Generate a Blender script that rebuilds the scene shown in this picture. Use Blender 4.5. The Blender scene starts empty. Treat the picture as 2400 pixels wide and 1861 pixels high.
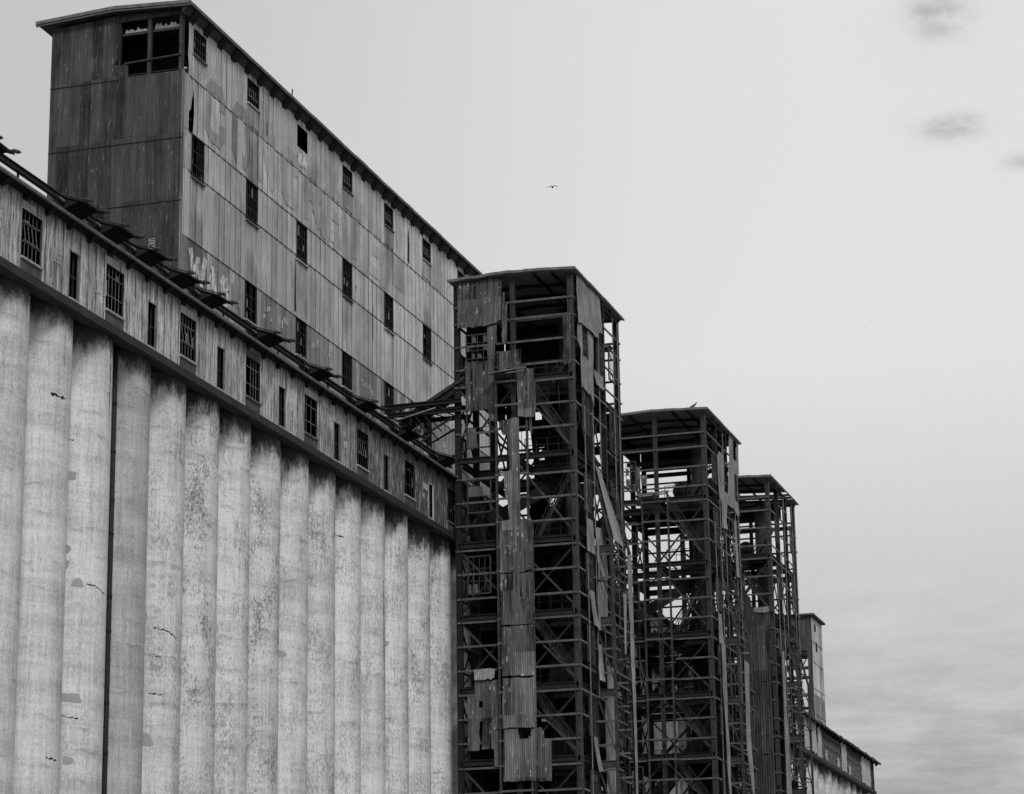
import bpy, math, random
from mathutils import Vector, Matrix
SHEETS={"t1_front":[[[-0.75,58.57],[-4.16,58.71],[-4.11,55.41],[-3.94,55.36],[-3.74,55.21],[-3.33,55.12],[-3.06,55.08],[-2.79,55.0],[-0.78,55.04]],[[-1.27,52.5],[-2.99,52.42],[-3.04,48.73],[-1.29,48.75]],[[-3.02,54.98],[-3.73,55.08],[-3.71,53.67],[-3.61,53.61],[-3.53,47.78],[-3.23,47.87],[-3.07,47.95],[-3.01,48.74]],[[-1.77,29.03],[-3.7,29.04],[-3.68,25.56],[-3.19,25.53],[-3.18,24.17],[-2.27,24.12],[-2.31,27.62],[-1.76,27.69]],[[-1.17,28.0],[-2.09,27.95],[-2.07,24.13],[-1.16,24.12]],[[-3.13,25.47],[-3.68,25.47],[-3.68,22.94],[-3.13,22.94]],[[-8.73,55.37],[-9.37,55.34],[-9.29,51.63],[-8.79,51.61]],[[-6.2,25.49],[-6.58,25.53],[-6.77,25.24],[-6.82,24.75],[-7.33,24.63],[-7.31,21.73],[-6.13,21.77]]],"t1_front_light":[[[-1.75,29.85],[-2.99,29.87],[-3.32,29.75],[-3.24,29.19],[-2.98,29.02],[-2.82,29.16],[-2.59,29.04],[-2.26,29.05],[-1.77,29.06]]],"t1_center":[[[-4.37,57.31],[-4.54,57.29],[-4.57,56.62],[-4.73,56.57],[-4.72,53.33],[-4.35,53.43],[-4.31,55.44]],[[-3.84,52.88],[-5.72,52.89],[-5.73,51.47],[-5.36,51.4],[-4.96,51.54],[-4.63,51.54],[-4.29,51.44],[-3.86,51.55]],[[-5.39,51.43],[-6.62,51.41],[-6.7,50.42],[-6.82,49.68],[-6.8,48.37],[-6.66,47.72],[-5.43,47.86]],[[-3.97,47.57],[-4.14,47.68],[-4.57,47.71],[-4.97,47.81],[-5.47,47.83],[-5.48,40.28],[-4.66,40.34],[-4.55,41.73],[-4.35,41.94],[-4.28,43.56],[-3.91,43.66],[-3.98,44.01],[-4.68,43.92],[-4.62,46.53],[-4.22,46.63],[-4.09,47.1],[-3.96,47.11]],[[-3.9,40.32],[-5.25,40.3],[-5.58,40.35],[-6.36,40.26],[-6.33,36.63],[-5.91,36.66],[-5.81,36.56],[-5.64,36.52],[-3.88,36.52]],[[-3.94,36.45],[-4.79,36.45],[-4.86,36.51],[-5.25,36.49],[-6.29,36.47],[-6.33,32.77],[-3.96,32.78]],[[-3.92,32.69],[-6.32,32.68],[-6.33,29.14],[-5.78,29.11],[-5.13,29.2],[-4.0,29.18]],[[-4.0,29.03],[-6.29,29.01],[-6.26,25.47],[-5.72,25.47],[-4.95,25.51],[-3.98,25.45]],[[-4.01,25.42],[-5.07,25.44],[-5.16,24.67],[-6.02,24.65],[-6.07,25.36],[-6.29,25.34],[-6.29,21.77],[-3.99,21.79]]],"t1_side":[[[171.78,58.48],[178.26,58.52],[178.13,55.65],[177.25,55.54],[177.08,55.02],[175.85,54.88],[174.65,55.02],[172.85,55.03],[171.49,54.75]],[[171.65,54.73],[172.85,54.93],[172.91,52.67],[174.45,52.64],[174.53,55.06],[175.96,54.85],[175.93,53.0],[175.56,51.42],[175.38,49.37],[174.84,50.03],[172.6,50.26],[172.23,50.04],[172.46,53.02],[171.68,53.47]],[[175.88,52.38],[176.99,52.47],[178.72,52.44],[178.51,51.43],[176.52,51.33],[176.31,51.75]],[[173.01,40.66],[174.66,40.73],[174.86,40.25],[174.81,38.23],[172.92,38.2]],[[173.05,35.48],[174.7,35.51],[175.19,32.9],[174.01,32.97],[173.69,34.76]],[[173.58,25.04],[174.75,25.06],[175.36,22.7],[174.3,22.59]]],"t1_side_corr":[[[175.1,40.24],[177.81,40.77],[177.9,36.92],[175.5,36.55]],[[175.37,36.4],[177.95,36.89],[177.91,33.76],[176.8,33.55],[176.63,33.01],[175.18,32.84]],[[174.97,31.75],[176.3,31.96],[175.93,29.17],[174.75,29.13]]],"t1_back_corr":[[[198.99,35.74],[201.85,36.18],[201.83,33.27],[200.01,23.82],[197.52,23.58]]],"t2_front":[[[-3.19,54.02],[-3.51,53.91],[-3.54,52.31],[-3.65,50.39],[-3.21,50.35],[-3.18,52.34]],[[-2.7,52.46],[-3.19,52.46],[-3.16,51.71],[-2.68,51.66]],[[-3.57,53.11],[-4.17,53.14],[-4.14,52.18],[-3.66,52.22]]],"t2_side":[[[217.6,55.38],[218.21,55.88],[220.37,55.97],[219.83,52.59],[221.65,52.69],[222.11,55.46],[220.27,55.33],[222.53,55.8],[222.95,58.8],[224.52,58.83],[224.2,56.51],[225.84,56.63],[226.21,58.81],[226.96,58.73],[226.78,55.5],[224.65,55.2],[224.54,52.77],[226.11,52.73],[226.33,51.82],[225.49,51.32],[223.7,51.77],[221.11,51.64],[220.33,49.06],[218.52,48.94],[218.77,51.56],[217.87,51.53],[217.66,53.49]],[[215.67,40.9],[217.05,40.89],[217.13,38.1],[215.58,38.17]],[[218.82,49.69],[220.67,50.06],[220.34,49.11],[218.88,48.98]],[[223.7,50.68],[224.86,50.91],[224.49,45.53],[223.74,45.47]],[[215.87,35.69],[217.26,35.66],[218.04,32.99],[218.11,29.16],[217.21,28.98],[217.15,32.87],[216.46,33.93]]],"t2_outer":[[[219.92,37.2],[221.77,37.24],[221.37,31.01],[222.44,25.77],[221.31,25.69],[219.6,29.34],[219.74,33.13]]],"t2_strip":[[[215.23,37.94],[216.84,38.19],[216.95,25.27],[216.07,25.18]]],"t3_front":[[[-6.2,49.35],[-6.76,49.05],[-6.81,47.21],[-7.24,46.83],[-7.4,45.35],[-9.09,45.24],[-9.06,41.96],[-6.0,41.98]],[[-6.06,42.25],[-9.09,42.06],[-9.03,38.56],[-5.96,38.61]],[[-5.96,38.57],[-9.03,38.51],[-9.01,34.99],[-5.87,35.08]],[[-5.91,35.03],[-9.01,34.95],[-8.99,31.54],[-5.78,31.61]],[[-5.86,31.57],[-9.0,31.49],[-9.0,27.74],[-5.8,27.88]]],"t3_front_light":[[[-7.54,45.69],[-7.63,45.78],[-9.09,45.74],[-9.09,45.27],[-8.13,45.21],[-7.79,45.32],[-7.57,45.27]]],"t3_strip":[[[242.62,41.47],[243.82,41.77],[243.97,27.94],[241.94,27.74]]]}
SKY_MIX, SKY_CONST, EXPO = 0.1, 6.0, 0.0
PUFFS = ((.1155,.390,.013,.0085,.40),(.1128,.3504,.0125,.0042,.50),(.0855,.336,.008,.003,.3))

RND = random.Random(7)
SC = bpy.context.scene
COL = SC.collection

# ------------------------------------------------------------------ materials
class NG:
    """small helper that wires float maths into a node tree"""
    def __init__(self, tree):
        self.t = tree; self.n = tree.nodes; self.l = tree.links
    def _in(self, sock, v):
        if hasattr(v, 'is_output') or hasattr(v, 'links'): self.l.new(v, sock)
        else: sock.default_value = v
    def m(self, op, a, b=0.0, c=None, clamp=False):
        n = self.n.new('ShaderNodeMath'); n.operation = op; n.use_clamp = clamp
        self._in(n.inputs[0], a); self._in(n.inputs[1], b)
        if c is not None: self._in(n.inputs[2], c)
        return n.outputs[0]
    def add(self, a, b): return self.m('ADD', a, b)
    def sub(self, a, b): return self.m('SUBTRACT', a, b)
    def mul(self, a, b): return self.m('MULTIPLY', a, b)
    def mn(self, a, b): return self.m('MINIMUM', a, b)
    def mx(self, a, b): return self.m('MAXIMUM', a, b)
    def step(self, v, lo, hi):
        n = self.n.new('ShaderNodeMapRange'); n.interpolation_type = 'SMOOTHSTEP'
        self._in(n.inputs['Value'], v); n.inputs['From Min'].default_value = lo; n.inputs['From Max'].default_value = hi
        return n.outputs['Result']
    def lin(self, v, lo, hi, a, b):
        n = self.n.new('ShaderNodeMapRange'); n.clamp = True
        self._in(n.inputs['Value'], v); n.inputs['From Min'].default_value = lo; n.inputs['From Max'].default_value = hi
        n.inputs['To Min'].default_value = a; n.inputs['To Max'].default_value = b
        return n.outputs['Result']
    def mix(self, f, a, b):   # a + f*(b-a)
        return self.add(a, self.mul(f, self.sub(b, a)))
    def vec(self, x, y, z):
        n = self.n.new('ShaderNodeCombineXYZ')
        for k, v in enumerate((x, y, z)): self._in(n.inputs[k], v)
        return n.outputs[0]
    def sep(self, v):
        n = self.n.new('ShaderNodeSeparateXYZ'); self.l.new(v, n.inputs[0]); return n.outputs
    def noise(self, v, scale=1.0, detail=3.0, rough=0.55, k=1.8):
        n = self.n.new('ShaderNodeTexNoise'); self.l.new(v, n.inputs['Vector'])
        n.inputs['Scale'].default_value = scale; n.inputs['Detail'].default_value = detail; n.inputs['Roughness'].default_value = rough
        return n.outputs[0] if k == 1 else self.m('MULTIPLY_ADD', n.outputs[0], k, 0.5 - 0.5*k)
    def white(self, v):
        n = self.n.new('ShaderNodeTexWhiteNoise'); n.noise_dimensions = '3D'; self.l.new(v, n.inputs['Vector']); return n.outputs['Value']
    def pos(self):
        return self.n.new('ShaderNodeNewGeometry').outputs['Position']
    def obj(self):
        return self.n.new('ShaderNodeTexCoord').outputs['Object']

def material(name, fn, rough=0.85, metallic=0.0, spec=0.25):
    m = bpy.data.materials.new(name); m.use_nodes = True
    g = NG(m.node_tree); b = m.node_tree.nodes['Principled BSDF']
    b.inputs['Roughness'].default_value = rough; b.inputs['Metallic'].default_value = metallic
    b.inputs['Specular IOR Level'].default_value = spec
    r = fn(g)
    v, h = r if isinstance(r, tuple) else (r, None)
    v = g.mn(g.mx(v, 0.004), 0.85)
    m.node_tree.links.new(v, b.inputs['Base Color'])
    if h is not None:
        bp = m.node_tree.nodes.new('ShaderNodeBump'); bp.inputs['Distance'].default_value = 0.03; bp.inputs['Strength'].default_value = 0.5
        m.node_tree.links.new(h, bp.inputs['Height']); m.node_tree.links.new(bp.outputs[0], b.inputs['Normal'])
    return m

def f_concrete(g):
    o = g.obj(); x, y, z = g.sep(o)
    info = g.n.new('ShaderNodeObjectInfo'); rnd = info.outputs['Random']
    r, gg, bb = g.sep(info.outputs['Color'])
    u = g.mul(g.m('ARCTAN2', y, x), 2.31)
    s = g.mul(rnd, 91.0)
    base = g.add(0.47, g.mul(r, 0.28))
    blot = g.noise(g.vec(g.mul(u, 0.55), g.mul(z, 0.16), s), 1.0, 5)
    band = g.noise(g.vec(g.mul(u, 0.1), g.mul(z, 0.8), s), 1.0, 5, 0.75)
    streak = g.noise(g.vec(g.mul(u, 5.0), g.mul(z, 0.22), s), 1.0, 5, 0.65)
    fine = g.noise(g.vec(g.mul(u, 9.0), g.mul(z, 6.0), s), 1.0, 6, 0.8, 2.6)
    v = g.mul(base, g.add(g.add(1.0, g.mul(g.sub(blot, 0.5), 0.36)), g.add(g.add(g.mul(g.sub(streak, 0.5), 0.46), g.mul(g.sub(band, 0.5), 0.62)), g.mul(g.sub(fine, 0.5), 0.42))))
    # slip-form lift lines, pale, each with a darker band under it
    wob = g.noise(g.vec(g.mul(u, 0.5), g.mul(z, 0.35), s), 1.0, 3)
    zz = g.add(g.mul(z, 0.8), g.add(g.mul(wob, 0.5), g.mul(g.noise(g.vec(g.mul(u, 3.0), z, s), 1.0, 3), 0.05)))
    fr = g.m('FRACT', zz)
    lm = g.step(g.noise(g.vec(g.mul(u, 1.1), g.mul(z, 0.9), s), 1.0, 3), 0.45, 0.75)
    line = g.mul(g.sub(1.0, g.step(g.m('ABSOLUTE', g.sub(fr, 0.5)), 0.0, 0.028)), lm)
    v = g.add(v, g.mul(line, 0.13))
    below = g.mul(g.step(fr, 0.2, 0.46), g.sub(1.0, g.step(fr, 0.46, 0.5)))
    v = g.mul(v, g.sub(1.0, g.mul(g.mul(below, g.step(g.noise(g.vec(g.mul(u, 0.8), g.mul(z, 0.6), g.add(s, 3.0)), 1.0, 4), 0.45, 0.8)), 0.3)))
    # spalled dark pits, more on some silos
    pm = g.noise(g.vec(g.mul(u, 0.7), g.mul(z, 0.32), g.add(s, 9.0)), 1.0, 4)
    pn = g.noise(g.vec(g.mul(u, 7.5), g.mul(z, 3.6), g.add(s, 31.0)), 1.0, 7, 0.8, 3.2)
    pit = g.step(g.add(pn, g.mul(g.sub(pm, 0.5), 0.85)), 0.47, 0.88)
    v = g.mix(g.mul(pit, g.add(0.14, g.mul(gg, 0.62))), v, 0.08)
    grain = g.noise(g.vec(g.mul(u, 22.0), g.mul(z, 15.0), s), 1.0, 3, 0.7, 2.6)
    v = g.mul(v, g.add(1.0, g.mul(g.sub(grain, 0.5), 0.42)))
    v = g.mix(g.mul(g.step(g.noise(g.vec(g.mul(u, 8.0), g.mul(z, 0.7), s), 1.0, 6, 0.75), 0.66, 0.78), 0.5), v, 0.15)
    # sooty ring below the gallery floor, with overhang shade painted in
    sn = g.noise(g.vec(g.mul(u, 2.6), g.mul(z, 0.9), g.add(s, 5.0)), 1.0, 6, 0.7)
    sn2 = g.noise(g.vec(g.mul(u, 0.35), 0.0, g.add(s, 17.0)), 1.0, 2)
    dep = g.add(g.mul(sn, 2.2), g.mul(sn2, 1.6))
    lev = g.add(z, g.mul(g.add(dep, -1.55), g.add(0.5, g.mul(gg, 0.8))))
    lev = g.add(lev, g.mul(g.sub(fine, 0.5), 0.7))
    soot_shade = g.step(lev, 38.2, 39.45)
    v = g.mix(g.mul(soot_shade, 0.95), v, 0.035)
    return v, g.add(g.mul(fine, 0.5), g.mul(line, 0.4))

def panel_siding(g, uaxis, pw, rows, base, spread, streak_amt, white, name_seed):
    """painted sheet siding: sheets pw wide, courses split at the given heights"""
    p = g.pos(); s = g.sep(p); u = s[uaxis]; z = s[2]
    c = g.m('FLOOR', g.m('DIVIDE', u, pw))
    row = 0.0
    for h in rows: row = g.add(row, g.m('GREATER_THAN', z, h))
    w1 = g.white(g.vec(c, row, name_seed)); w2 = g.white(g.vec(c, row, name_seed + 7.7))
    w3 = g.white(g.vec(g.m('FLOOR', g.m('DIVIDE', c, 3.0)), row, name_seed + 2.2))
    tone = g.add(base, g.mul(g.sub(g.add(g.mul(w1, 0.45), g.mul(w3, 0.55)), 0.5), spread))
    off = g.mul(w2, 50.0)
    st = g.noise(g.vec(g.mul(u, 9.0), g.mul(z, 0.45), off), 1.0, 6, 0.7, 2.3)
    st2 = g.noise(g.vec(g.mul(u, 20.0), g.mul(z, 1.4), off), 1.0, 5, 0.7, 2.6)
    bl = g.noise(g.vec(g.mul(u, 0.5), g.mul(z, 0.4), name_seed), 1.0, 4)
    v = g.mul(tone, g.add(1.0, g.add(g.mul(g.sub(st, 0.5), streak_amt), g.add(g.mul(g.sub(st2, 0.5), streak_amt * 0.55), g.mul(g.sub(bl, 0.5), 0.5)))))
    fr = g.m('FRACT', g.m('DIVIDE', u, pw))
    e = g.m('ABSOLUTE', g.sub(fr, 0.5))
    seam = g.m('GREATER_THAN', e, 0.447)
    pale = g.mul(g.mul(g.m('GREATER_THAN', e, 0.3), g.m('LESS_THAN', e, 0.447)), g.mul(g.m('LESS_THAN', fr, 0.5), g.step(g.noise(g.vec(g.mul(u, 2.0), g.mul(z, 0.3), 3.0), 1.0, 3), 0.4, 0.7)))
    v = g.add(v, g.mul(pale, white))
    v = g.mix(g.mul(seam, g.add(0.35, g.mul(w2, 0.6))), v, base * 0.16)
    # rust bleeding specks
    sp = g.step(g.noise(g.vec(g.mul(u, 11.0), g.mul(z, 2.6), 8.0), 1.0, 5, 0.75), 0.66, 0.73)
    v = g.mix(g.mul(sp, 0.6), v, base * 0.25)
    for h in rows:
        ln = g.sub(1.0, g.step(g.m('ABSOLUTE', g.sub(z, h)), 0.02, 0.06))
        v = g.mix(g.mul(ln, 0.8), v, base * 0.2)
    return v, u, z, fr, w1, w2, row

def f_gallery(g):
    v, u, z, fr, w1, w2, row = panel_siding(g, 0, 0.9256, [], 0.52, 0.26, 1.7, 0.08, 3.0)
    n = g.noise(g.vec(g.mul(u, 4.0), g.mul(z, 0.6), 1.0), 1.0, 6, 0.75)
    v = g.add(v, g.mul(g.step(n, 0.52, 0.62), 0.1))
    dk = g.noise(g.vec(g.mul(u, 6.5), g.mul(z, 0.5), 21.0), 1.0, 6, 0.75)
    v = g.mix(g.mul(g.step(dk, 0.5, 0.68), 0.8), v, 0.08)
    # nail rows beside each seam
    bz = g.m('ABSOLUTE', g.sub(g.m('FRACT', g.mul(z, 1.9)), 0.5)); bx = g.m('ABSOLUTE', g.sub(fr, 0.96))
    nail = g.mul(g.sub(1.0, g.step(bz, 0.04, 0.13)), g.sub(1.0, g.step(bx, 0.025, 0.055)))
    v = g.mix(g.mul(nail, 0.8), v, 0.05)
    # the riverside end of the siding keeps its dark old paint
    old = g.step(g.add(u, g.mul(g.noise(g.vec(g.mul(u, 1.1), g.mul(z, 0.5), 2.0), 1.0, 4), 26.0)), 152.0, 176.0)
    far = g.step(u, 205.0, 230.0)
    v = g.mix(g.mul(g.mul(old, g.sub(1.0, far)), g.sub(0.98, g.mul(g.step(n, 0.54, 0.6), 0.55))), v, 0.075)
    # irregular dark band along the top of the siding
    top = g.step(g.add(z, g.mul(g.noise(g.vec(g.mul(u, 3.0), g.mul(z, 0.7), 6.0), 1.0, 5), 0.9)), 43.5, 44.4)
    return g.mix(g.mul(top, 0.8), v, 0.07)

HH_ROWS = [54.65, 59.25, 61.95, 65.8]
def hh_siding(k):
    def f(g):
        v, u, z, fr, w1, w2, row = panel_siding(g, 0, 0.9256, HH_ROWS, 0.56, 0.38, 0.8, 0.16, 11.0)
        dk = g.noise(g.vec(g.mul(u, 7.0), g.mul(z, 0.35), 4.0), 1.0, 6, 0.75)
        v = g.mix(g.mul(g.step(dk, 0.62, 0.82), 0.6), v, 0.1)
        pl = g.step(g.add(u, g.mul(g.noise(g.vec(g.mul(u, 0.3), g.mul(z, 0.25), 9.0), 1.0, 3), 30.0)), 165.0, 205.0)
        v = g.mul(v, g.add(0.86, g.mul(pl, 0.26)))
        v = g.mix(g.mul(g.m('GREATER_THAN', w2, 0.93), 0.5), v, 0.62)
        # below the lowest seam the sheets keep a darker paint
        low = g.m('LESS_THAN', z, 54.65)
        v = g.mix(g.mul(low, g.m('GREATER_THAN', w1, 0.22)), v, g.mul(v, 0.5))
        # darker sheets under the window columns
        cx = g.m('ABSOLUTE', g.sub(g.m('FRACT', g.m('DIVIDE', g.sub(u, 144.5), 9.256)), 0.105))
        col = g.mul(g.sub(1.0, g.step(cx, 0.10, 0.115)), g.step(g.noise(g.vec(g.mul(u, 0.13), g.mul(z, 0.12), 5.0), 1.0, 2), 0.42, 0.6))
        v = g.mix(col, v, g.mul(v, 0.6))
        return g.mul(v, k)
    return f

def f_corr(base, spread, spots, sc=1.0):
    def f(g):
        p = g.pos(); x, y, z = g.sep(p); u = g.add(x, g.mul(y, 1.0))
        c = g.m('FLOOR', g.m('DIVIDE', u, 0.8)); w = g.white(g.vec(c, g.m('FLOOR', g.m('DIVIDE', z, 4.4)), 1.0))
        st = g.noise(g.vec(g.mul(u, 5.0 * sc), g.mul(z, 0.16), 4.0), 1.0, 6, 0.7, 2.4)
        bl = g.noise(g.vec(g.mul(u, 0.7), g.mul(z, 0.35), 9.0), 1.0, 4)
        v = g.add(base, g.add(g.mul(g.sub(w, 0.5), spread), g.add(g.mul(g.sub(st, 0.5), spread * 1.6), g.mul(g.sub(bl, 0.5), spread))))
        sp = g.step(g.noise(g.vec(g.mul(u, 7.0), g.mul(z, 0.9), 7.0), 1.0, 6, 0.75), 0.66, 0.74)
        return g.add(v, g.mul(sp, spots))
    return f

def f_plain(base, spread=0.5, scale=1.2, stretch=1.0):
    def f(g):
        x, y, z = g.sep(g.pos())
        n = g.noise(g.vec(g.mul(x, scale), g.mul(y, scale), g.mul(z, scale * stretch)), 1.0, 6, 0.7)
        return g.mul(base, g.add(1.0, g.mul(g.sub(n, 0.5), spread * 2)))
    return f

def f_light(g):
    x, y, z = g.sep(g.pos()); u = g.add(x, y)
    st = g.noise(g.vec(g.mul(u, 3.0), g.mul(z, 0.25), 2.0), 1.0, 6, 0.7)
    bl = g.noise(g.vec(g.mul(u, 0.6), g.mul(z, 0.6), 5.0), 1.0, 4)
    v = g.add(0.26, g.add(g.mul(g.sub(st, 0.5), 0.34), g.mul(g.sub(bl, 0.5), 0.26)))
    sp = g.step(g.noise(g.vec(g.mul(u, 9.0), g.mul(z, 2.0), 8.0), 1.0, 5, 0.75), 0.67, 0.73)
    return g.mix(g.mul(sp, 0.6), v, 0.06)

def f_spray(g):
    x, y, z = g.sep(g.pos())
    n = g.noise(g.vec(g.mul(x, 3.0), g.mul(y, 3.0), g.mul(z, 1.1)), 1.0, 6, 0.75)
    return g.add(0.2, g.mul(g.step(n, 0.35, 0.6), 0.6))

M = dict(
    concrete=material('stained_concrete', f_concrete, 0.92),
    gallery=material('bleached_siding', f_gallery, 0.85),
    siding=material('headhouse_siding', hh_siding(1.0), 0.8),
    letter=material('faded_letter_paint', hh_siding(0.62), 0.85),
    letterfaint=material('faint_letter_paint', hh_siding(0.82), 0.85),
    endwall=material('dark_corrugated_endwall', f_corr(0.04, 0.04, 0.1), 0.7),
    corr=material('rusty_corrugated_sheet', f_corr(0.07, 0.10, 0.28), 0.6),
    girt=material('girt_steel', f_plain(0.085, 0.7, 1.6), 0.65),
    edge=material('lit_steel_edge', f_plain(0.16, 0.7, 1.6), 0.6),  # pale tone paints lit edges onto the river-side steel
    corrcasing=material('streaked_corrugated_sheet', f_corr(0.115, 0.12, 0.25), 0.65),
    corrlight=material('grey_corrugated_sheet', f_corr(0.2, 0.1, 0.1), 0.7),
    light=material('flat_pale_sheet', f_light, 0.75),
    pale=material('bare_galvanised_sheet', f_plain(0.5, 0.25, 2.0), 0.6),
    steel=material('dark_rusted_steel', f_plain(0.013, 0.4, 1.6), 0.65),
    steel2=material('grey_rusted_steel', f_plain(0.037, 0.8, 1.6), 0.65),
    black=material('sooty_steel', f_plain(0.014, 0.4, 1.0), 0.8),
    roof=material('tar_roof', f_plain(0.06, 0.6, 1.4), 0.9),
    fascia=material('weathered_fascia', f_plain(0.13, 0.55, 2.0), 0.9),
    beam=material('painted_base_beam', f_plain(0.035, 0.5, 0.8), 0.7),
    sash=material('window_sash_steel', f_plain(0.05, 0.6, 3.0), 0.6),
    sashpale=material('bleached_sash', f_plain(0.2, 0.5, 3.0), 0.6),
    sill=material('pale_sill', f_plain(0.35, 0.5, 4.0), 0.8),
    patch=material('mortar_patch', f_plain(0.37, 0.08, 1.0), 0.9),
    crack=material('open_crack', f_plain(0.03, 0.3, 2.0), 0.95),
    spray=material('sprayed_paint', f_spray, 0.7),
    sprayfaint=material('faint_sprayed_paint', f_plain(0.3, 0.6, 2.0), 0.8),
    apron=material('dark_apron_sheet', f_plain(0.085, 0.6, 1.6, 0.4), 0.8),
    board=material('bleached_board', f_plain(0.42, 0.5, 2.4, 0.3), 0.85),
    gravel=material('gravel_ground', f_plain(0.17, 0.4, 0.3), 0.95),
    boarding=material('roof_boarding', f_plain(0.2, 0.4, 1.5), 0.9),
    feather=material('dark_feathers', f_plain(0.03, 0.3, 5.0), 0.8),
    glass=material('dusty_glass', f_plain(0.12, 0.6, 3.0), 0.25),
)

# ------------------------------------------------------------------ mesh helpers
class MB:
    def __init__(self): self.v = []; self.f = []
    def quad(self, a, b, c, d):
        i = len(self.v); self.v += [tuple(a), tuple(b), tuple(c), tuple(d)]; self.f.append((i, i+1, i+2, i+3)); return self
    def box(self, x0, x1, y0, y1, z0, z1):
        i = len(self.v)
        self.v += [(x0,y0,z0),(x1,y0,z0),(x1,y1,z0),(x0,y1,z0),(x0,y0,z1),(x1,y0,z1),(x1,y1,z1),(x0,y1,z1)]
        self.f += [(i,i+3,i+2,i+1),(i+4,i+5,i+6,i+7),(i,i+1,i+5,i+4),(i+1,i+2,i+6,i+5),(i+2,i+3,i+7,i+6),(i+3,i,i+4,i+7)]
        return self
    def bar(self, a, b, w, h=None, up=(0,0,1), ext=0.0):
        """rectangular member from a to b, w across, h along 'up'"""
        h = w if h is None else h
        a = Vector(a); b = Vector(b); d = (b - a)
        if d.length < 1e-6: return self
        d.normalize(); a = a - d*ext; b = b + d*ext
        up = Vector(up)
        if abs(d.dot(up)) > 0.99: up = Vector((1,0,0))
        s = d.cross(up).normalized(); t = s.cross(d).normalized()
        i = len(self.v)
        for p in (a, b):
            for q, r in ((-1,-1),(1,-1),(1,1),(-1,1)): self.v.append(tuple(p + s*q*w/2 + t*r*h/2))
        self.f += [(i,i+1,i+2,i+3),(i+7,i+6,i+5,i+4),(i,i+4,i+5,i+1),(i+1,i+5,i+6,i+2),(i+2,i+6,i+7,i+3),(i+3,i+7,i+4,i)]
        return self
    def ibeam(self, a, b, w, h, t=0.05):
        a = Vector(a); b = Vector(b); z = Vector((0,0,1))
        self.bar(a, b, t, h - 2*t); self.bar(a + z*(h-t)/2, b + z*(h-t)/2, w, t); self.bar(a - z*(h-t)/2, b - z*(h-t)/2, w, t)
        return self
    def hcol(self, x, y, z0, z1, w, d, t=0.05):
        """H-section column: flanges face +-Y, web between"""
        self.box(x-t/2, x+t/2, y-d/2+t, y+d/2-t, z0, z1); self.box(x-w/2, x+w/2, y-d/2, y-d/2+t, z0, z1); self.box(x-w/2, x+w/2, y+d/2-t, y+d/2, z0, z1)
        return self
    def tube(self, a, b, r, n=10, r2=None, caps=True):
        r2 = r if r2 is None else r2
        a = Vector(a); b = Vector(b); d = (b-a).normalized(); up = Vector((0,0,1)) if abs(d.z) < 0.9 else Vector((1,0,0))
        s = d.cross(up).normalized(); t = s.cross(d); i = len(self.v)
        for p, rr in ((a, r), (b, r2)):
            for k in range(n):
                an = 2*math.pi*k/n; self.v.append(tuple(p + (s*math.cos(an) + t*math.sin(an))*rr))
        for k in range(n): self.f.append((i+k, i+(k+1) % n, i+n+(k+1) % n, i+n+k))
        if caps: self.f.append(tuple(range(i+n-1, i-1, -1))); self.f.append(tuple(range(i+n, i+2*n)))
        return self
    def prism(self, pts, f, thick_vec):
        """polygon pts (2-D) mapped by f to 3-D, extruded by thick_vec"""
        tv = Vector(thick_vec); i = len(self.v); n = len(pts)
        P0 = [Vector(f(*p)) for p in pts]
        self.v += [tuple(p) for p in P0] + [tuple(p+tv) for p in P0]
        self.f.append(tuple(range(i, i+n))); self.f.append(tuple(range(i+2*n-1, i+n-1, -1)))
        for k in range(n): self.f.append((i+k, i+n+k, i+n+(k+1) % n, i+(k+1) % n))
        return self
    def sheet(self, polys, f, du, pitch=0.0, amp=0.0, thick=0.0, nrm=None):
        """upright sheet: polys in (u, z), even-odd, cut into strips du wide; corrugated when pitch > 0. f(u, z, out) -> 3-D"""
        us = [p[0] for q in polys for p in q]; u0, u1 = min(us), max(us); n = max(1, int(round((u1-u0)/du))); d = (u1-u0)/n
        for k in range(n):
            ua = u0 + k*d; ub = ua + d; um = (ua+ub)/2; zs = []
            for q in polys:
                for j in range(len(q)):
                    (a, za), (b, zb) = q[j], q[(j+1) % len(q)]
                    if (a <= um) != (b <= um): zs.append((za + (zb-za)*(um-a)/(b-a), za + (zb-za)*(min(max(ua,min(a,b)),max(a,b))-a)/(b-a), za + (zb-za)*(min(max(ub,min(a,b)),max(a,b))-a)/(b-a)))
            zs.sort()
            oa = amp*math.sin(2*math.pi*ua/pitch) if pitch else 0.0; ob = amp*math.sin(2*math.pi*ub/pitch) if pitch else 0.0
            for j in range(0, len(zs)-1, 2):
                lo, hi = zs[j], zs[j+1]
                self.quad(f(ua, lo[1], oa), f(ub, lo[2], ob), f(ub, hi[2], ob), f(ua, hi[1], oa))
        return self
    def build(self, name, mat, parent=None, smooth=False, sub=None):
        off = Vector((0,0,0)); p = parent
        while p is not None: off += Vector(p.location); p = p.parent
        me = bpy.data.meshes.new(name); me.from_pydata([tuple(Vector(v)-off) for v in self.v], [], self.f)
        me.update(); me.materials.append(M[mat] if isinstance(mat, str) else mat)
        if smooth:
            for q in me.polygons: q.use_smooth = True
        o = bpy.data.objects.new(name, me); COL.objects.link(o); o.parent = parent
        return o

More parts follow.
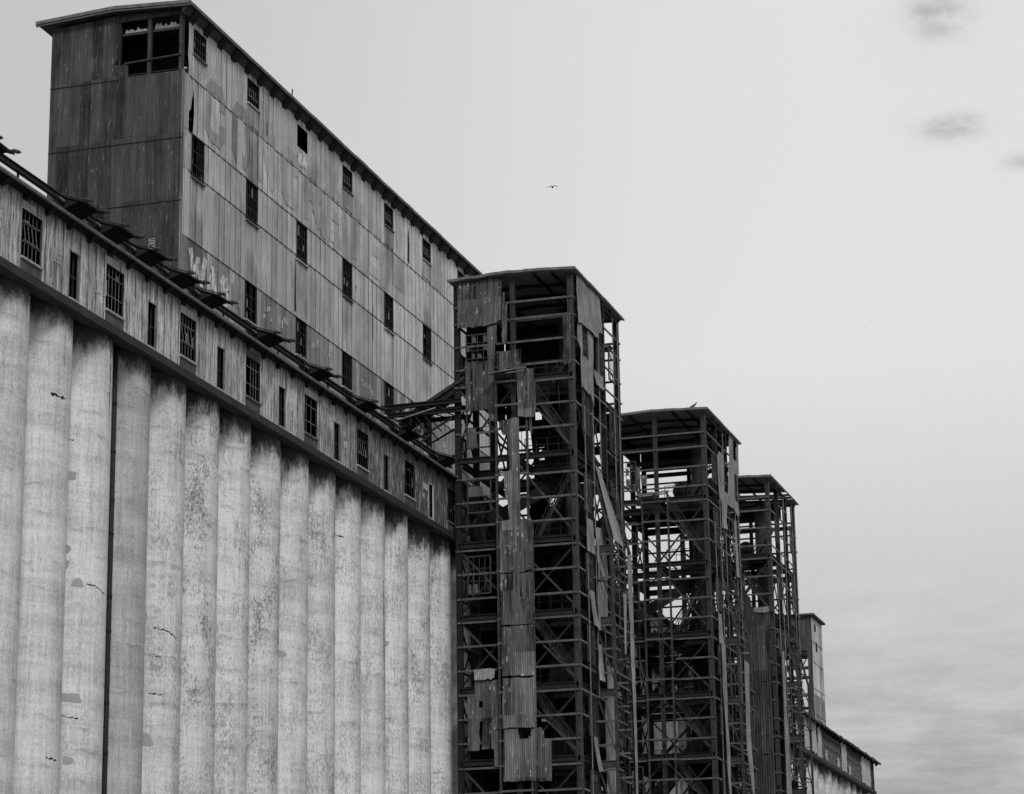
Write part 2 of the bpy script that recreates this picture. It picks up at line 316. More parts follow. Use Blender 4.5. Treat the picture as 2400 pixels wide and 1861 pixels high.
def tag(o, label=None, cat=None, group=None, kind=None):
    for k, v in (('label', label), ('category', cat), ('group', group), ('kind', kind)):
        if v: o[k] = v
    return o
def thing(name, label, cat, loc, group=None):
    o = bpy.data.objects.new(name, None); o.empty_display_size = 0.5; o.location = loc; COL.objects.link(o)
    return tag(o, label, cat, group)
def copy_tree(o, parent=None):
    c = o.copy(); COL.objects.link(c); c.parent = parent
    for ch in [q for q in bpy.data.objects if q.parent == o]: copy_tree(ch, c)
    return c
def rect(a, b, c, d): return [(a, c), (b, c), (b, d), (a, d)]

# ------------------------------------------------------------------ ground
g = MB(); g.quad((-3000,-3000,0),(6000,-3000,0),(6000,4000,0),(-3000,4000,0))
tag(g.build('ground', 'gravel'), kind='structure')

# ------------------------------------------------------------------ silos
SX0, SP, SR, SY = 106.906, 4.628, 2.31, 2.61
ZTOP = 39.6
ring = 72
sm = MB()
for k in range(ring):
    a0 = 2*math.pi*k/ring; a1 = 2*math.pi*(k+1)/ring
    p = [(SR*math.cos(a), SR*math.sin(a)) for a in (a0, a1)]
    i = len(sm.v)
    sm.quad((p[0][0],p[0][1],0),(p[1][0],p[1][1],0),(p[1][0],p[1][1],ZTOP),(p[0][0],p[0][1],ZTOP))
SILO_LABELS = {
 -1: 'pale concrete silo cut off at the left edge of the photo', 0: 'pale concrete silo with faint curved lines, second from the left edge',
 1: 'pale concrete silo with a short dark slot near its top', 2: 'pale concrete silo on the left side of the wide black joint',
 3: 'darker grey streaked silo on the right side of the wide black joint', 4: 'silo with a vertical crack below its sooty, shade-darkened top, one past the dark streaked silo',
 5: 'heavily pitted silo, two past the dark streaked silo', 6: 'silo with a wide sooty cap deepened by painted shade, three past the dark streaked silo',
 7: 'silo with dark mottled stains, four past the dark streaked silo', 8: 'smooth pale silo below the gallery, five past the dark streaked silo',
 9: 'silo with grey mortar patches on its left edge, three before the thin drainpipe', 10: 'pale silo with a short dark ledge mark, two before the thin drainpipe',
 11: 'silo with a long upright crack just left of the thin drainpipe', 12: 'silo just right of the thin drainpipe',
 13: 'silo second right of the thin drainpipe, beside the last pale one', 14: 'last pale silo before the nearest steel tower'}
silo0 = None
PITTED = {-1:.45, 0:.12, 1:.1, 2:.08, 3:.15, 4:.5, 5:.95, 6:.55, 7:.9, 8:.35, 9:.6, 10:.5, 11:.45, 12:.55, 13:.85, 14:.9}
TONE = {-1:.55, 0:.75, 1:.8, 2:.9, 3:-.55, 4:.75, 5:.72, 6:.85, 7:.75, 8:.85, 9:.7, 10:.9, 11:.7, 12:.85, 13:.75, 14:.8}
SILOS = {}
for i in range(-2, 54):
    if silo0 is None:
        root = bpy.data.objects.new('grain_silo', None); COL.objects.link(root)
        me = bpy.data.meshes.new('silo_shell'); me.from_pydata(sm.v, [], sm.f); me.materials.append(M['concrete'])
        for q in me.polygons: q.use_smooth = True
        import bmesh
        bm = bmesh.new(); bm.from_mesh(me); bmesh.ops.remove_doubles(bm, verts=bm.verts, dist=1e-4); bm.to_mesh(me); bm.free()
        o = bpy.data.objects.new('grain_silo', me); bpy.data.objects.remove(root); COL.objects.link(o); silo0 = o
    else:
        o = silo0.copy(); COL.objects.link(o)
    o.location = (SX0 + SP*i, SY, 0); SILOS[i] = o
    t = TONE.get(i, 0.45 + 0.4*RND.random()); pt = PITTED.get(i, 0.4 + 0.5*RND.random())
    if 15 <= i <= 40: t *= 0.5  # tower shade put into the tone of the silos behind
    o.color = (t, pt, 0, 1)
    if i in SILO_LABELS: lab = SILO_LABELS[i]; grp = 'concrete silos in the front row'
    elif i < 0: lab = 'pale concrete silo cut off at the left edge of the photo'; grp = 'concrete silos in the front row'
    elif i <= 22: lab = 'shaded concrete silo behind the nearest steel tower'; grp = 'silos behind the nearest steel tower'
    elif i <= 31: lab = 'shaded concrete silo behind the middle steel tower'; grp = 'silos behind the middle steel tower'
    elif i <= 41: lab = 'concrete silo behind the farthest steel tower'; grp = 'silos behind the farthest steel tower'
    else: lab = 'small distant concrete silo beyond the steel towers'; grp = 'distant silos beyond the steel towers'
    if i == -2: lab = 'concrete silo outside the left edge'
    tag(o, lab, 'silo', grp)
bpy.data.objects.remove(SILOS.pop(-2)); 

def on_silo(i, x, z, out=0.006):
    """point on silo i at world x"""
    cx = SX0 + SP*i; dx = max(-SR, min(SR, x - cx)); return (x, SY - math.sqrt(max(0, SR*SR - dx*dx)) - out, z)
def silo_at(ang, i, z, out=0.012):
    cx = SX0 + SP*i; return (cx + (SR+out)*math.cos(ang), SY + (SR+out)*math.sin(ang), z)
# angles: -90 deg faces the river; -180 faces along the row towards the camera side
def crack(i, pts, w):
    m = MB(); w *= .6 if w < .2 else .8
    for (a0, z0), (a1, z1) in zip(pts[:-1], pts[1:]):
        n = 9
        prev = None
        for k in range(n+1):
            t = k/n; a = a0+(a1-a0)*t; z = z0+(z1-z0)*t + RND.uniform(-.04,.04); a += RND.uniform(-.01,.01)
            ww = w*RND.uniform(.15, 1.3)
            horiz = abs(a1-a0)*SR > abs(z1-z0)
            c = (silo_at(a, i, z-ww/2), silo_at(a, i, z+ww/2)) if horiz else (silo_at(a-ww/2/SR, i, z), silo_at(a+ww/2/SR, i, z))
            if prev: m.quad(prev[0], prev[1], c[1], c[0])
            prev = c
    m.build('crack', 'crack', SILOS[i])
def patch(i, a, z, w, h, name='mortar_patch', mat='patch'):
    m = MB(); n = 14; pts = []
    ph = RND.random()*6
    for k in range(n):
        t = 2*math.pi*k/n; r = 1 + 0.13*math.sin(3*t+ph) + RND.uniform(-.07,.07)
        cx = math.copysign(abs(math.cos(t))**0.7, math.cos(t)); cz = math.copysign(abs(math.sin(t))**0.7, math.sin(t))
        pts.append((a + cx*w/2*r/SR, z + cz*h/2*r))
    rings = 5; base = len(m.v)
    for q in range(1, rings+1): m.v += [silo_at(a + (p-a)*q/rings, i, z + (zz-z)*q/rings, .014) for p, zz in pts]
    m.v.append(silo_at(a, i, z, .014)); c = len(m.v)-1
    for k in range(n): m.f.append((c, base+k, base+(k+1) % n))
    for q in range(rings-1):
        for k in range(n): m.f.append((base+q*n+k, base+(q+1)*n+k, base+(q+1)*n+(k+1) % n, base+q*n+(k+1) % n))
    m.build(name, mat, SILOS[i])
R = math.radians
crack(1, [(R(-118),34.98),(R(-92),34.93)], .22); crack(1, [(R(-95),38.6),(R(-97),36.6)], .05); crack(1, [(R(-108),17.0),(R(-85),16.95)], .14); 

crack(2, [(R(-84),39.0),(R(-82),37.2),(R(-83),35.0)], .13); crack(2, [(R(-120),26.2),(R(-105),26.15),(R(-88),25.95),(R(-80),25.9)], .1)
crack(2, [(R(-150),19.5),(R(-126),19.4)], .13); crack(2, [(R(-152),15.4),(R(-138),15.35)], .13); crack(2, [(R(-150),33.6),(R(-143),33.55)], .13)

crack(4, [(R(-93),36.9),(R(-92),35.8),(R(-95),34.9),(R(-86),34.6)], .1); crack(4, [(R(-135),25.4),(R(-112),25.3),(R(-95),25.0)], .1)
crack(4, [(R(-140),21.9),(R(-120),21.85)], .12); crack(4, [(R(-133),23.9),(R(-124),23.87)], .1)
crack(10, [(R(-170),36.0),(R(-128),35.85)], .14); crack(11, [(R(-88),34.0),(R(-86),31.5),(R(-85),28.0)], .16); crack(11, [(R(-85),28.0),(R(-86),26.6)], .1)
crack(13, [(R(-100),39.2),(R(-90),38.9),(R(-86),38.3)], .12)

for i, a, z, w, h in [(2,-150,31.7,1.1,.42),(2,-150,27.9,.55,.5),(2,-150,27.1,.5,.45),(2,-132,26.2,.6,.45),(2,-140,20.4,1.5,.45),(2,-138,17.3,.55,.4),(2,-134,15.2,.5,.6),
      (4,-150,25.9,.5,.7),(4,-134,23.3,.45,.35),(4,-148,19.4,1.2,.7),(6,-152,30.1,.4,.5),(6,-156,21.5,.6,.6),(8,-160,36.6,.8,1.2),(8,-150,26.8,1.4,.5),(10,-158,31.8,.4,.8),(10,-155,22.3,.5,.9),(12,-140,30.3,.4,.4)]:
    patch(i, R(a), z, w, h)
for i, a, z0, z1 in [(0,-95,39.0,38.4),(11,-84,38.2,36.0),(9,-84,37.6,35.2),(14,-95,38.0,37.0),(1,-86,38.6,38.1)]:
    crack_m = MB(); prev = None
    for k in range(9):
        z = z0 + (z1-z0)*k/8; w = .16*RND.uniform(.5,1.2)*(1 - .5*k/8); aa = R(a)+RND.uniform(-.01,.01)
        c = (silo_at(aa-w/2/SR, i, z, .02), silo_at(aa+w/2/SR, i, z, .02))
        if prev: crack_m.quad(prev[0], prev[1], c[1], c[0])
        prev = c
    crack_m.build('lime_run', 'sill', SILOS[i])
# pipes in joints; the wide black one also stands in for shadow
for i, rr, lab in ((2, .13, 'wide black downpipe filling in the shadow gap between two silos near the left edge'), (11, .12, 'thin dark drainpipe between silos left of the steel tower')):
    x = SX0 + SP*(i+.5); y = 1.02 if i == 2 else 1.2
    o = thing('drainpipe', lab, 'drainpipe', (x, y, 0))
    MB().tube((x,y,0),(x,y,39.5), rr, 12).build('pipe', 'crack', o, True)
    for z in (38.9, 36.4, 33.8, 31.2, 29.4, 26.1, 24.3, 20.6, 18.0, 13.5): MB().tube((x,y,z),(x,y,z+.14), rr*1.15, 12).build('pipe_collar', 'black', o)

# ------------------------------------------------------------------ gallery
GX0, GX1 = 97.0, 357.0
WP = 9.256
W0 = 106.77
gal = thing('conveyor_gallery', 'long low gallery with bleached siding and barred windows running along the silo tops', 'gallery', (150, 4.3, ZTOP))
holes = []; wins = []; slots = []
k = -1
while W0 + WP*k < 300:
    c = W0 + WP*k
    wins.append(c); holes.append(rect(c-1.0, c+1.0, 40.68, 43.02))
    s = c + 4.6; slots.append(s); holes.append(rect(s-.47, s+.47, 40.07, 42.5)); k += 1
fy = lambda u, z, o: (u, 0.0-o-.035*(1-(u/.9256) % 1.0), z)
m = MB(); m.sheet([rect(GX0, 302, 39.9, 44.0)] + holes, fy, 0.0579); m.build('siding_wall', 'gallery', gal)
# the far stretch: torn siding between open studs
def torn(x0, x1, z0=39.95, z1=43.95):
    pts = [(x0, z0)]; n = 6
    for j in range(n+1): pts.append((x0 + (x1-x0)*j/n, z0 + RND.uniform(-.05,.35)))
    for j in range(5): pts.append((x1 + RND.uniform(-.25,.2), z0 + (z1-z0)*(j+1)/6))
    pts += [(x1, z1), (x0, z1)]
    for j in range(5): pts.append((x0 + RND.uniform(-.2,.25), z1 - (z1-z0)*(j+1)/6))
    return pts
for a, b in ((302.5,309.0),(309.4,313.7),(314.4,317.0),(331.0,334.9),(346.3,353.6)): m = MB(); m.sheet([torn(a, b)], fy, 0.15, 0.3, 0.02); m.build('torn_siding', 'board', gal)
for a, b in ((319.2,321.0),(327.6,329.5),(336.0,338.0)): m = MB(); m.sheet([torn(a, b, 39.95, 41.3)], fy, 0.15); m.build('torn_siding', 'board', gal)
m = MB()
x = 317.5
while x < 357:
    MB().box(x-.07, x+.07, .03, .2, 39.9, 44.0).build('wall_stud', 'fascia', gal); x += 1.06
for a, b, z in ((318.8,330.2,42.0),(335.9,345.3,42.2),(318.8,330.2,43.2),(354,356.8,42.1)):
    MB().box(a, b, .005, .025, z, z+.14).build('nailing_rail', 'fascia', gal)
for q in ((356.6,356.9,.02,.3,39.9,44.0),(355.2,355.4,.02,.2,39.9,44.0),(356.6,356.9,8.0,8.4,39.9,47.4)): MB().box(*q).build('end_post', 'steel', gal)
MB().box(GX0, 357.2, -.18, .55, 39.46, 39.9).build('base_beam', 'beam', gal)
MB().box(GX0, 357.0, .55, 8.6, 39.62, 39.88).build('floor_deck', 'black', gal)
# lean-to roof: eave at y=-.55 z=44.3 up to y=8.6
ez = lambda y: 43.95 + (y+.55)*0.42
m = MB(); n = 130
for j in range(n):
    xa = GX0 + (359.6-GX0)*j/n; xb = GX0 + (359.6-GX0)*(j+1)/n
    da = .0 if xa < 300 else RND.uniform(-.06,.05)
    m.quad((xa,-.55,ez(-.55)+da),(xb,-.55,ez(-.55)+da),(xb,8.6,ez(8.6)),(xa,8.6,ez(8.6)))
    m.quad((xa,-.5,ez(-.55)-.1+da),(xb,-.5,ez(-.55)-.1+da),(xb,8.6,ez(8.6)-.12),(xa,8.6,ez(8.6)-.12))
m.build('roof', 'roof', gal)
MB().box(GX0, 303, -.62, -.5, 43.85, 44.0).build('eave_gutter', 'fascia', gal)
m = MB(); x = 303.0
while x < 359.5:
    w = RND.uniform(1.2, 3.0); z = 43.84 + RND.uniform(-.07,.07); m.box(x, min(x+w,359.6), -.62, -.5, z, z+.2+RND.uniform(0,.06)); x += w
m.build('broken_fascia', 'roof', gal)
MB().box(GX0, 357, 8.5, 8.62, 39.9, 47.7).build('back_wall', 'black', gal)
MB().quad((GX0,0,39.9),(GX0,8.5,39.9),(GX0,8.5,47.5),(GX0,0,44.0)).build('end_wall', 'black', gal)
# rafter tails
x = W0 - .9 - 2.314*4
while x < 359:
    if x < 189 or x > 312:
        m = MB(); m.prism([(-.5,43.86),(0.0,44.05),(0.0,43.5),(-.14,43.5),(-.46,43.74)], lambda y, z: (x-.13, y-.003, z), (.26,0,0)); m.build('rafter_tail', 'black', gal)
    x += 2.314
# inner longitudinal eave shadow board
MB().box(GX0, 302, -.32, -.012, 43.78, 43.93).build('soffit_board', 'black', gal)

def window(parent, x0, x1, z0, z1, y, nb, rows, swing=None, amat='apron', tone='sash', sill=True, apron=None, head=None, broken=0.0, rnd=RND):
    f = MB(); t = .05; e = .1
    f.box(x0-t, x0, y-.012, y+e, z0-t, z1+t); f.box(x1, x1+t, y-.012, y+e, z0-t, z1+t); f.box(x0, x1, y-.012, y+e, z1, z1+t); f.box(x0, x1, y-.012, y+e, z0-t, z0)
    w = f.build('window', 'black', parent)
    b = MB(); bw = .032; dx = (x1-x0)/(nb+1)
    zs = [z0 + (z1-z0)*r for r in rows]
    for j in range(nb):
        xx = x0 + dx*(j+1)
        if swing:
            b.box(xx-bw/2, xx+bw/2, y+.06, y+.075, z0, zs[0]); b.box(xx-bw/2, xx+bw/2, y+.06, y+.075, zs[-1], z1)
        elif rnd.random() > broken:
            b.box(xx-bw/2, xx+bw/2, y+.06, y+.075, z0, z1)
    for zz in zs: b.box(x0, x1, y+.056, y+.08, zz-.02, zz+.02)
    b.build('glazing_bars', tone, w)
    if swing:   # pivoting middle sash hanging open
        a, zt, zb = swing, zs[-1], zs[0]; zm = (zt+zb)/2; q = MB(); l = (zt-zb)/2 - .05
        for j in range(nb):
            xx = x0 + dx*(j+1); q.bar((xx, y+.07+math.sin(a)*l, zm+math.cos(a)*l), (xx, y+.07-math.sin(a)*l, zm-math.cos(a)*l), bw, .02, (0,1,0))
        for s in (1, -1): q.bar((x0+dx*.6, y+.07+s*math.sin(a)*l, zm+s*math.cos(a)*l), (x1-dx*.6, y+.07+s*math.sin(a)*l, zm+s*math.cos(a)*l), .03, .045)
        q.build('pivot_sash', 'sashpale', w)
    for j in range(nb+1):
        for (za, zb) in zip([z0]+zs, zs+[z1]):
            if rnd.random() < .07:
                gl = MB(); xa = x0+dx*j+.04; h = (zb-za)*rnd.uniform(.25,.9); gl.quad((xa,y+.075,za+.03),(xa+dx-.08,y+.075,za+.03),(xa+dx*rnd.uniform(.4,.85),y+.075,za+h),(xa,y+.075,za+h*rnd.uniform(.5,1))).build('broken_pane', 'glass', w)
    if sill: MB().box(x0-.12, x1+.12, y-.12, y+.05, z0-.17, z0-t-.002).build('sill', 'sill' if rnd.random() < .6 else 'fascia', w)
    if apron: MB().box(x0-.06, x1+.06, y-.035, y-.004, apron, z0-.19).build('apron_sheet', amat, w)
    if head: MB().box(x0-.06, x1+(.0 if rnd.random()<.5 else -.7), y-.03, y-.004, z1+t+.003, head).build('head_sheet', 'board' if rnd.random()<.7 else 'apron', w)
    return w
for j, c in enumerate(wins):
    if c > 200: continue
    window(gal, c-1.0, c+1.0, 40.68, 43.02, -.035, 4, (.34, .78), swing=RND.uniform(.05,.15) if RND.random() < .75 else None, tone='sashpale' if c < 150 else 'sash', apron=39.92, head=43.5 if c < 150 else None, broken=.25)
for s in slots:
    if s > 200: continue
    f = MB(); f.box(s-.54, s-.47, -.03, .05, 40.0, 42.55); f.box(s+.47, s+.54, -.03, .05, 40.0, 42.55); f.box(s-.47, s+.47, -.03, .05, 42.5, 42.56)
    d = f.build('slot_opening', 'pale' if abs(s-167) < 3 else 'fascia', gal)
    MB().box(s-.5, s+.55, -.1, .15, 39.93, 40.06).build('sill', 'sill', d)
    MB().box(s-.47, s+.47, .04, .06, 41.2, 41.24).build('cross_rail', 'sash', d)
    MB().box(s+.2, s+.3, .12, .2, 40.07, 42.5).build('jamb_post', 'black', d)

# ------------------------------------------------------------------ roof trestle and hoods over the gallery
trx = thing('roof_trestle', 'long dark twin rail on short posts above the gallery roof', 'trestle', (150, 6.5, 47.2))
for y in (6.45, 7.6):
    m = MB(); m.ibeam((97, y, 49.78), (191, y, 49.78), .28, .36, .05); m.build('rail_beam', 'steel2' if y < 7 else 'steel', trx)
x = 98.6
while x < 190:
    for y in (6.45, 7.6): MB().bar((x, y, ez(y)-.02), (x, y, 49.59), .1, .1).build('post', 'steel', trx)
    x += 4.628
MB().box(97, 191, 6.2, 6.3, 47.4, 48.0).build('kerb_board', 'roof', trx)
hx = [111.8, 122.39, 127.02, 131.65, 136.28, 140.9, 150.16, 159.42, 168.67, 177.93, 187.2]
def make_hood():
    x0, x1 = 0.0, 2.15
    o = thing('roof_hood', '', 'hood', (0, 6.4, 49.3), 'hoods along the gallery roof')
    # awning plate with down-turned edge
    m = MB(); m.prism([(7.2,50.2),(4.98,49.4),(4.98,49.48),(7.2,50.28)], lambda y, z: (x0-.1, y, z), (x1+.25,0,0)); m.build('awning', 'steel', o)
    # spout box: floor, two cheeks, front board
    m = MB(); m.prism([(6.4,49.22),(5.55,49.50),(5.55,49.56),(6.4,49.28)], lambda y, z: (x0, y, z), (x1,0,0)); m.build('spout_floor', 'black', o)
    for x in (x0-.004, x1-.046):
        m = MB(); m.prism([(6.4,49.25),(5.5,49.52),(5.35,49.52),(7.1,50.15),(7.1,49.25)], lambda y, z: (x, y, z), (.05,0,0)); m.build('cheek_plate', 'steel', o)
    for x in (x0+.05, x1+.02):
        m = MB(); m.tube((x,7.1,50.34),(x,4.75,49.50), .04, 8); m.tube((x,5.05,49.62),(x,4.68,49.49), .105, 10); m.tube((x,4.68,49.49),(x,4.58,49.455), .05, 8); m.build('roller_rod', 'steel2', o, False)
    m = MB(); m.bar((x0-.9,6.3,50.0),(x0,6.9,50.18),.09,.16); m.bar((x0-.9,6.3,50.0),(x0-.9,6.3,49.1),.05); m.build('stay', 'steel', o); MB().tube((x0-.6,6.5,49.8),(x0-.15,6.3,49.62),.1,8).build('idler_roller', 'fascia', o)
    return o
HL = ['large dark roof hood cut off by the left edge of the photo', 'dark roof hood silhouetted where the end wall meets the rail, nearest the sky gap', 'dark roof hood in front of the torn black flap on the end wall',
 'dark roof hood below the middle of the dark end wall', 'dark roof hood just left of the headhouse corner', 'dark roof hood below the white WASH graffiti', 'dark roof hood right of the WASH graffiti, below the first lower window',
 'dark roof hood below the second lower window of the headhouse wall', 'dark roof hood below the third lower window, left of the truss bridge', 'dark roof hood tangled in the steel truss bridge', 'dark roof hood touching the corner of the nearest tower']
h0 = make_hood()
for j, x in enumerate(hx):
    h = h0 if j == 0 else copy_tree(h0)
    h.location.x = x; h['label'] = HL[j]; h.rotation_euler = (RND.uniform(-.05,.03), RND.uniform(-.02,.02), RND.uniform(-.05,.05)); s_ = RND.uniform(.95,1.05); h.scale = (s_, 1, 1)

# ------------------------------------------------------------------ headhouse
HX0, HX1, HY0, HY1 = 143.06, 209.6, 8.7, 18.35
hh = thing('headhouse', 'tall corrugated headhouse with faded lettering rising behind the gallery roof', 'building', (174, 13.5, ZTOP))
holes = []; hw = []
for k in range(7):
    a = 144.48 + WP*k - (0 if k == 0 else .12)
    hw.append((a, 0)); holes.append(rect(a, a+1.93, 67.6, 69.3))
    holes.append(rect(a, a+1.93, 59.05, 61.85))
    if k: holes.append(rect(a, a+1.93, 51.95, 54.62))
torn_hole = [(143.95,62.0),(144.55,61.95),(144.75,63.4),(144.62,65.2),(144.4,64.3),(144.25,63.6),(143.9,63.2)]
slit = [(162.5,55.0),(162.85,55.0),(162.75,58.2),(162.72,59.0),(162.55,59.0)]
corner_gap = [(143.06,65.8),(143.75,65.85),(143.78,66.4),(143.6,67.2),(143.7,68.4),(143.66,69.8),(143.06,69.8)]
stain1 = [(186.85,66.1),(187.25,66.0),(187.3,67.6),(187.05,69.0),(186.9,68.4)]
fy2 = lambda u, z, o: (u, HY0-o-.04*(1-(u/.9256) % 1.0), z)
m = MB(); m.sheet([rect(HX0, HX1, ZTOP, 69.85)] + holes + [torn_hole, slit, corner_gap], fy2, 0.0579); m.build('river_wall', 'siding', hh)
# lapped seams: thin proud drip edge at each course
for z in HH_ROWS: MB().box(HX0+.9, HX1, HY0-.06, HY0-.003, z-.02, z+.015).build('course_flashing', 'apron', hh)
def m_slash(pts): 
    q = MB(); q.prism(pts, lambda u, z: (u, HY0-.045, z), (0,-.006,0)); return q
m_slash(stain1).build('torn_slash', 'crack', hh)
for pts in ([(178.6,57.3),(178.75,57.3),(178.72,59.3),(178.66,60.4)],[(165.9,63.4),(166.02,63.4),(166.0,64.9)],[(157.0,66.2),(157.15,66.4),(157.1,67.7),(157.0,67.1)],[(173.6,50.2),(173.7,50.2),(173.7,52.8)],[(186.5,57.0),(186.58,57.0),(186.56,59.0)],[(169.5,55.9),(169.58,56),(169.56,58)],[(192.5,50.5),(192.6,50.5),(192.58,52.4)]):
    m_slash(pts).build('torn_slash', 'crack', hh)
for j, (a, _) in enumerate(hw):
    e = j == 2
    if not e: window(hh, a, a+1.93, 67.6, 69.3, HY0-.04, 4, (.3, .68), swing=.12 if j else None, tone='sash', apron=66.0 if j in (1,3,4,5) else None, amat='letter')
    window(hh, a, a+1.93, 59.05, 61.85, HY0-.04, 5, (.33, .66), tone='sash', broken=.12)
    if j: window(hh, a, a+1.93, 51.95, 54.62, HY0-.04, 5, (.33, .66), tone='sash', broken=.1, sill=j < 5)
# end wall with the torn-out corner bay
opening = [(8.95,69.86),(13.5,69.83),(13.52,67.2),(13.68,66.9),(13.2,66.75),(12.9,66.95),(12.72,66.6),(12.68,65.9),(8.72,65.88),(8.72,69.86)]
hs = thing  # noqa
fx = lambda u, z, o: (HX0-o, u, z)
for za, zb, off in ((ZTOP,56.9,0.0),(56.92,61.22,.0),(61.24,65.76,.0),(65.78,69.9,.0)):
    polys = [rect(HY0, HY1, za, zb)]
    if zb > 69: polys.append([(y, min(z, 69.87)) for y, z in opening])
    m = MB(); m.sheet(polys, fx, 0.0275, 0.11, 0.016); m.build('end_wall_course', 'endwall', hh)
for z in (56.91, 61.23, 65.77): MB().box(HX0-.045, HX0-.018, HY0 if z < 65 else 13.4, HY1, z-.03, z+.02).build('lap_flashing', 'steel', hh)
# gable top under the roof
MB().prism([(HY0,69.9),(HY1,69.9),(HY1,70.0),(13.6,70.35),(HY0,70.1)], lambda y, z: (HX0, y, z), (.1,0,0)).build('gable_board', 'endwall', hh)
MB().box(HX0+.0, HX0+.16, HY0-.02, HY0+.16, ZTOP, 65.9).build('corner_flashing', 'corrlight', hh)
# framing in the opening
def bx(*a): return MB().box(*a)
bx(HX0+.05, HX0+.3, 11.12, 11.36, 65.7, 69.9).build('opening_post', 'steel2', hh)
bx(HX0+.05, HX0+.3, 8.85, 9.1, 65.7, 69.9).build('opening_post', 'steel2', hh)
bx(HX0+.05, HX0+.3, 13.3, 13.5, 65.7, 69.9).build('opening_post', 'steel', hh)
bx(HX0+.32, HX0+.46, 8.9, 13.4, 68.98, 69.16).build('opening_girt', 'steel2', hh)
MB().tube((HX0+.0, 8.9, 67.0), (HX0+.0, 12.95, 66.86), .075, 8).build('opening_rail', 'steel2', hh)
MB().ibeam((HX0+1.4, 8.9, 66.35), (HX0+1.4, 13.6, 66.35), .3, .5, .06).build('floor_girder', 'steel2', hh)
def jag(y0, y1):
    pts = [(y0, 69.2), (y1, 69.2)]; n = 16
    for k in range(n+1): pts.append((y1+(y0-y1)*k/n, 69.5 + RND.uniform(-.2,.22)))
    return pts
for a, b in ((8.98,11.05),(11.4,13.2)):
    m = MB(); m.sheet([jag(a, b)], lambda u, z, o: (HX0+.5, u, z), .05); m.build('peeling_board', 'board', hh)
for q in (((8.95,66.45),.4),((10.9,66.0),.35),((11.5,65.98),.3)):
    (yy, zz), s = q; m = MB(); m.prism([(yy,zz),(yy+s,zz+.02),(yy+s*.9,zz+.14),(yy+.1,zz+.12)], lambda y, z: (HX0+1.15, y, z), (.03,0,0)); m.build('bright_scrap', 'pale', hh)
# torn black flap low on the end wall
MB().prism([(13.6,55.4),(14.5,55.3),(14.9,53.4),(13.5,53.2),(13.45,54.7)], lambda y, z: (HX0-.03, y, z), (-.01,0,0)).build('torn_hole_patch', 'crack', hh)
m = MB(); m.sheet([[(13.75,55.5),(14.15,56.6),(14.3,57.1),(14.9,55.6),(15.1,55.3)]], lambda u, z, o: (HX0-.06-.25*(z-55.3)-o, u, z), .03, .11, .016); m.build('bent_flap', 'steel', hh)
# shell
MB().box(HX0+.2, HX1, HY1-.06, HY1, ZTOP, 70.0).build('rear_wall', 'endwall', hh)
MB().box(HX1-.06, HX1, HY0+.01, HY1-.07, ZTOP, 70.0).build('far_end_wall', 'endwall', hh)
for z in (50.0, 56.5, 63.0, 65.4): MB().box(HX0+.12, HX1-.1, HY0+.25, HY1-.1, z, z+.2).build('floor_deck', 'black', hh)
MB().box(HX0+4.2, HX0+4.3, HY0+.3, HY1-.1, 65.7, 70).build('inner_partition', 'black', hh)
# roof
ry = 13.6
def roof_z(y): return 70.42 + .3*(1-abs(y-ry)/5.3)
m = MB(); n = 80
for a, b in ((8.12, ry), (ry, 19.2)):
    for j in range(n):
        xa = 142.45 + (210.3-142.45)*j/n; xb = 142.45 + (210.3-142.45)*(j+1)/n
        dz = RND.uniform(-.02,.05) if xa > 160 else 0
        m.quad((xa,a,roof_z(a)+dz),(xb,a,roof_z(a)+dz),(xb,b,roof_z(b)),(xa,b,roof_z(b)))
        m.quad((xa,a,roof_z(a)-.13),(xb,a,roof_z(a)-.13),(xb,b,roof_z(b)-.13),(xa,b,roof_z(b)-.13))
m.build('roof', 'roof', hh)
m = MB(); x = 142.4
while x < 210.2:
    w = RND.uniform(1.5,3.5); z = 70.42 + (RND.uniform(-.03,.03) if x > 160 else 0); m.box(x, min(x+w-.01, 210.3), 8.06, 8.14, z-.17, z+.05); x += w
m.build('eave_fascia', 'fascia', hh)
for (a, b) in ((8.06, ry), (ry, 19.25)):
    m = MB(); m.bar((142.42, a, roof_z(a)-.05), (142.42, b, roof_z(b)-.05), .1, .22); m.bar((142.5, a, roof_z(a)-.22), (142.5, b, roof_z(b)-.22), .1, .14); m.build('rake_fascia', 'fascia', hh)
MB().prism([(HY0-.02,69.75),(8.3,70.2),(8.3,70.27),(HY0-.02,70.27)], lambda y, z: (142.6, y, z), (67.6,0,0)).build('eave_soffit', 'roof', hh)
x = 144.0
while x < 210:
    m = MB(); m.prism([(HY0-.025,69.5),(8.2,70.12),(8.2,70.24),(HY0-.025,70.24)], lambda y, z: (x-.35, y-.003, z), (.7,0,0)); m.build('eave_bracket', 'black', hh); x += 2.314
m = MB(); m.tube((143.0,ry,70.6),(143.0,ry,71.05),.04,6); m.box(142.9,143.3,ry-1.2,ry+1.1,70.66,70.86); m.build('ridge_finial', 'roof', hh)
MB().bar((160.4,8.15,70.4),(160.42,8.1,71.0),.07).build('roof_spike', 'steel', hh)

